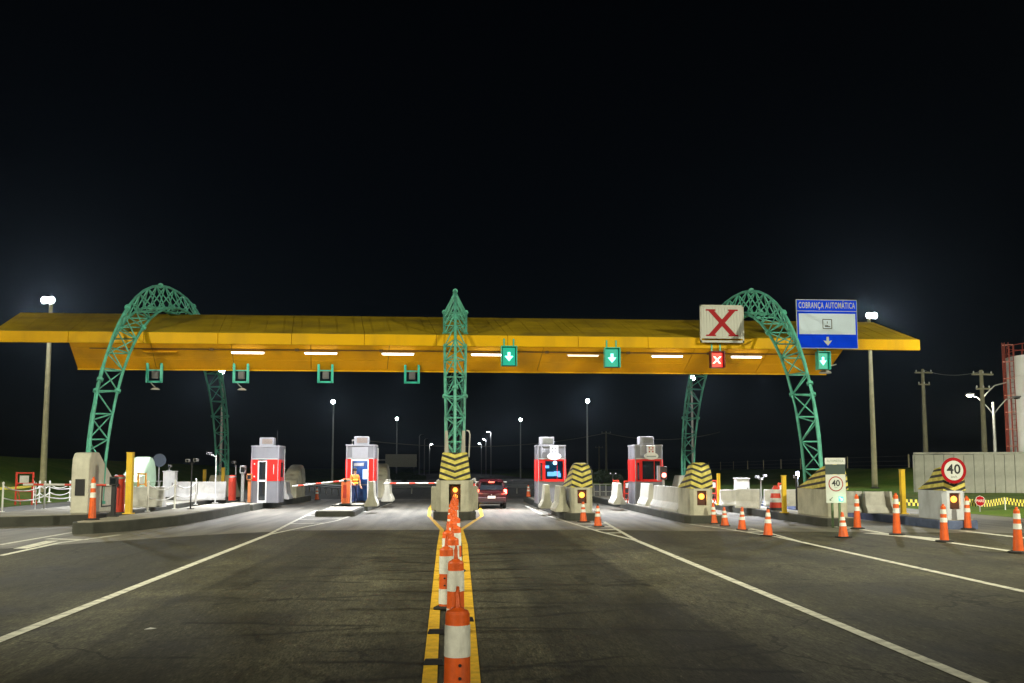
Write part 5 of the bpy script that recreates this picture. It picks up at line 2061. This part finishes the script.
# a scrubby bush lit by the lamps beyond the left lanes
def bush(px, py, Y, w, h, label):
    c = P(px, py, Y)
    e = empty('bush', (c.x, Y, ground_z(c.x, Y)), label, 'bush')
    for k in range(5):
        t = 2 * math.pi * k / 5
        MB().tube([(0, 0, 0), (w * .15 * math.cos(t), w * .1 * math.sin(t), h * .4), (w * .35 * math.cos(t), w * .2 * math.sin(t), h * .75)], [.08, .05, .02], 6).build('stem', mat('bark', (.10, .07, .04), .9), e)
    m = MB()
    for k in range(1400):
        t, u, v = random.uniform(0, 2 * math.pi), random.random() ** .5, random.random()
        x, y = w / 2 * u * math.cos(t), w / 3 * u * math.sin(t)
        z = h * (.2 + .8 * v * (1 - .5 * u))
        s = random.uniform(.10, .2)
        a, b_ = random.uniform(0, 6.28), random.uniform(-.8, .8)
        d1 = Vector((math.cos(a), math.sin(a), b_)).normalized() * s
        d2 = d1.orthogonal().normalized() * s * .5
        p = Vector((x, y, z))
        m.add([p - d1, p + d2, p + d1, p - d2], [(0, 1, 2, 3)])
    f = m.build('foliage', mat('leaf green', (.07, .12, .03), .7, 0, .3, 3), e)
    f['kind'] = 'stuff'


bush(404, 478, 140, 7, 1.6, 'low green bush lit beyond the left lanes')
bush(601, 478, 120, 6, 2.0, 'dark bush behind the white railing')


# ------------------------------------------------------------------ red car
def car():
    Y = 46.6
    X = P(491.5, 500, Y).x
    e = empty('car', (X, Y, 0.004), 'dark red hatchback braking in the lane right of the centre pier', 'car')
    CP = mat('dark red car paint', (.035, .004, .006), .25, .3, spec=.6)
    # stations along y: (y, half width at sill, belt, z sill, z belt)
    st = [(.0, .70, .74, .42, .86), (.06, .76, .80, .28, .94), (.35, .80, .82, .24, .98), (1.2, .81, .83, .22, .96), (2.4, .81, .82, .22, .94), (2.9, .80, .80, .23, .88), (3.5, .76, .74, .26, .78), (3.78, .62, .58, .34, .66)]
    rings = []
    for y, a, b_, z0, z1 in st:
        m_ = (z0 + z1) / 2
        rings.append([(-a * .92, y, z0), (-a, y, z0 + .06), (-b_ - .015, y, m_), (-b_, y, z1 - .08), (-b_ + .05, y, z1), (b_ - .05, y, z1), (b_, y, z1 - .08), (b_ + .015, y, m_), (a, y, z0 + .06), (a * .92, y, z0)])
    vs = [p for r in rings for p in r]
    n = 10
    fs = [(k * n + i, k * n + (i + 1) % n, (k + 1) * n + (i + 1) % n, (k + 1) * n + i) for k in range(len(rings) - 1) for i in range(n)]
    fs += [tuple(range(n)), tuple(range((len(rings) - 1) * n, len(rings) * n))]
    MB().add(vs, fs).build('body', CP, e, smooth=True)
    # cabin
    cab = [(.05, .72, .93, .72, .935), (.18, .74, .93, .66, 1.32), (.32, .75, .93, .60, 1.47), (1.2, .76, .93, .60, 1.52), (1.9, .76, .93, .58, 1.47), (2.75, .74, .88, .70, .93)]
    rings = []
    for y, wb, zb, wt, zt in cab:
        rings.append([(-wb, y, zb), (-wt, y, zt - .05 if zt > 1 else zt), (-wt + .08, y, zt), (wt - .08, y, zt), (wt, y, zt - .05 if zt > 1 else zt), (wb, y, zb)])
    vs = [p for r in rings for p in r]
    n = 6
    fs = [(k * n + i, k * n + (i + 1) % n, (k + 1) * n + (i + 1) % n, (k + 1) * n + i) for k in range(len(rings) - 1) for i in range(n)]
    fs += [tuple(range(n)), tuple(range((len(rings) - 1) * n, len(rings) * n))]
    MB().add(vs, fs).build('cabin', CP, e, smooth=True)
    MB().add([(-.60, .045, .97), (.60, .045, .97), (.54, .165, 1.33), (-.54, .165, 1.33)], [(0, 1, 2, 3)]).build('rear_window', GLASS, e)
    MB().box((0, .14, 1.40), (1.1, .16, .03)).build('spoiler', CP, e, bevel=.01)
    MB().box((0, .11, 1.375), (.3, .03, .025)).build('high_brake_light', TAIL, e)
    for s in (-1, 1):
        MB().add([(s * .765, .32, 1.0), (s * .765, 1.15, 1.0), (s * .64, 1.15, 1.42), (s * .64, .42, 1.40)], [(0, 1, 2, 3)]).build('side_window', GLASS, e)
        MB().add([(s * .77, 1.22, 1.0), (s * .77, 2.35, .98), (s * .64, 1.8, 1.41), (s * .645, 1.22, 1.42)], [(0, 1, 2, 3)]).build('side_window', GLASS, e)
        MB().box((s * .71, .035, .88), (.15, .06, .24)).build('tail_light', TAIL if s > 0 else mat('lit tail lens', (.35, .02, .02), .2, emit=(1, .10, .05), emit_s=9.0), e, bevel=.03)
        MB().box((s * .92, 2.15, 1.02), (.17, .1, .12)).build('mirror', CP, e, bevel=.03)
    bp_ = MB().box((0, .0, .47), (1.5, .12, .28)).build('bumper', mat('dark bumper', (.03, .01, .012), .5), e, bevel=.05)
    MB().box((0, -.066, .34), (1.2, .012, .06)).build('lower_grille', BLACKM, bp_)
    pl = MB().box((.0, -.067, .60), (.40, .012, .13)).build('number_plate', mat('plate grey', (.72, .72, .68), .4, emit=(1, .95, .9), emit_s=.12), e)
    MB().box((0, .0, .72), (.05, .1, .05)).build('badge', GALV, e)
    MB().tube([(-.2, .03, 1.0), (.25, .02, 1.02)], .012, 6).build('wiper', BLACKM, e)
    for sx_ in (-1, 1):
        for y in (.62, 3.02):
            w = bpy.data.objects.new('wheel', None)
            COL.objects.link(w)
            w.parent = e
            w.location = (sx_ * .70, y, .29)
            q = MB().lathe([(.17, -.09), (.27, -.09), (.29, -.06), (.29, .06), (.27, .09), (.17, .09)], n=24).build('tyre', RUBBER, w)
            q.rotation_euler = (0, R(90), 0)
            q = MB().lathe([(0, -.07), (.17, -.07), (.18, .0), (.17, .07), (0, .07)], n=16).build('rim', GALV, w)
            q.rotation_euler = (0, R(90), 0)
    light('brake_light', 'POINT', (.72, -.28, .88), 14, (1, .05, .03), e, size=.08)
    light('brake_light', 'POINT', (-.70, -.28, .88), 3, (1, .08, .04), e, size=.08)
    for s in (-1, 1):
        MB().box((s * .56, 3.74, .62), (.28, .08, .14)).build('headlight', glow('headlamp glass', (1, .95, .85), 12), e, bevel=.03)
    light('headlight_beam', 'SPOT', (0, 3.9, .62), 220, (1, .93, .8), e, aim=(X, Y + 22, 0), size=.1, spot=60)


car()


# ------------------------------------------------------------------ worker in the doorway
def person():
    bx, by = booth_x(361.5, 46.8), 46.8
    e = empty('person', (bx - .22, by - 1.28, .332), 'worker in orange vest and dark trousers standing at the lit booth doorway', 'person', rz=R(35))
    V = [(0, 0, .93), (0, 0, 1.12), (0, 0, 1.34), (0, -.01, 1.46), (0, -.03, 1.54), (0, -.04, 1.68),           # 0-5 spine to crown
         (-.09, 0, .88), (-.10, -.02, .50), (-.10, .02, .10), (-.10, -.10, .04),                             # left leg 6-9
         (.09, 0, .88), (.11, -.05, .50), (.12, .04, .10), (.12, -.09, .04),                                # right leg 10-13
         (-.19, 0, 1.38), (-.25, -.02, 1.12), (-.20, -.20, .98), (-.18, -.27, .95),                         # left arm 14-17
         (.19, 0, 1.38), (.27, .0, 1.12), (.25, -.12, .90), (.25, -.17, .84)]                               # right arm 18-21
    E = [(0, 1), (1, 2), (2, 3), (3, 4), (4, 5), (0, 6), (6, 7), (7, 8), (8, 9), (0, 10), (10, 11), (11, 12), (12, 13),
         (2, 14), (14, 15), (15, 16), (16, 17), (2, 18), (18, 19), (19, 20), (20, 21)]
    rad = [.15, .14, .16, .065, .08, .085, .095, .065, .048, .04, .095, .065, .048, .04, .07, .05, .038, .032, .07, .05, .038, .032]
    # five fingers on each hand
    for hand, base in ((17, Vector((-.18, -.27, .95))), (21, Vector((.25, -.17, .84)))):
        d = (base - Vector(V[hand - 1])).normalized()
        sd = d.cross(Vector((0, 0, 1))).normalized()
        for f in range(5):
            o_ = (f - 2) * .018
            ln = (.055, .075, .082, .076, .06)[f] if f else .05
            i0 = len(V)
            V.append(tuple(base + d * .03 + sd * o_ * (1.6 if f == 0 else 1)))
            V.append(tuple(base + d * (.03 + ln) + sd * o_ * (2.4 if f == 0 else 1.1) + Vector((0, 0, -.02))))
            rad += [.010, .008]
            E += [(hand, i0), (i0, i0 + 1)]
    me = bpy.data.meshes.new('body')
    me.from_pydata(V, E, [])
    o = bpy.data.objects.new('body', me)
    COL.objects.link(o)
    o.parent = e
    sk = o.modifiers.new('skin', 'SKIN')
    for k, d in enumerate(me.skin_vertices[0].data):
        d.radius = (rad[k], rad[k])
        d.use_root = k == 0
    sb = o.modifiers.new('smooth', 'SUBSURF')
    sb.levels = sb.render_levels = 1
    bpy.context.view_layer.update()
    dg = bpy.context.evaluated_depsgraph_get()
    nm = bpy.data.meshes.new_from_object(o.evaluated_get(dg))
    o.modifiers.clear()
    o.data = nm
    skin_ = mat('skin', (.32, .17, .10), .6)
    trous = mat('dark blue trousers', (.012, .025, .09), .8)
    vest = mat('orange vest', (.85, .18, .015), .6)
    shoe = mat('black shoes', (.015, .015, .015), .5)
    nm.materials.clear()
    for m in (skin_, trous, vest, shoe):
        nm.materials.append(m)
    for p in nm.polygons:
        c = p.center
        arm = abs(c.x) > .17
        p.material_index = 3 if c.z < .10 else (1 if c.z < .93 and not arm else (2 if c.z < 1.44 and (not arm or c.z > 1.1) else 0))
        p.use_smooth = True
    yb = mat('lime reflective tape', (.75, .75, .10), .4, emit=(1, .9, .1), emit_s=.05)
    for z, w in ((1.0, .185), (1.16, .178)):
        q = MB().lathe([(w, 0), (w, .06)], n=18).build('reflective_band', yb, e)
        q.location = (0, 0, z)
        q.scale = (1.0, .96, 1)
    q = MB().lathe([(.088, 0), (.1, .05), (.09, .11), (.05, .15), (0, .16)], n=14).build('hair', mat('black hair', (.012, .01, .01), .8), e, smooth=True)
    q.location = (0, -.025, 1.63)
    MB().add([(-.012, -.115, 1.60), (.012, -.115, 1.60), (0, -.14, 1.585), (0, -.112, 1.63)], [(0, 1, 2), (0, 2, 3), (1, 3, 2)]).build('nose', skin_, e)


person()

g = G(150, 629, .004)
tag(MB().add([(-.07, -.04, .002), (.03, -.06, .008), (.08, .03, .004), (-.02, .07, .008), (0, 0, .014)], [(0, 1, 4), (1, 2, 4), (2, 3, 4), (3, 0, 4)]).build('paper_scrap', WHITE, loc=g),
    'white scrap of paper lying on the asphalt of the left lane', 'litter')


# ------------------------------------------------------------------ night haze lit by the lamps
hm = bpy.data.materials.new('night haze')
hm.use_nodes = True
hm.node_tree.nodes.remove(hm.node_tree.nodes['Principled BSDF'])
pv = hm.node_tree.nodes.new('ShaderNodeVolumePrincipled')
pv.inputs['Color'].default_value = (.62, .80, 1.0, 1)
pv.inputs['Density'].default_value = 0.00019
pv.inputs['Anisotropy'].default_value = 0.82
hm.node_tree.links.new(pv.outputs[0], hm.node_tree.nodes['Material Output'].inputs['Volume'])
hz = MB().box((0, 375, 9.5), (1204, 1054, 23)).build('haze', hm)
tag(hz, 'thin pale night haze over the whole plaza', None, None, 'stuff')
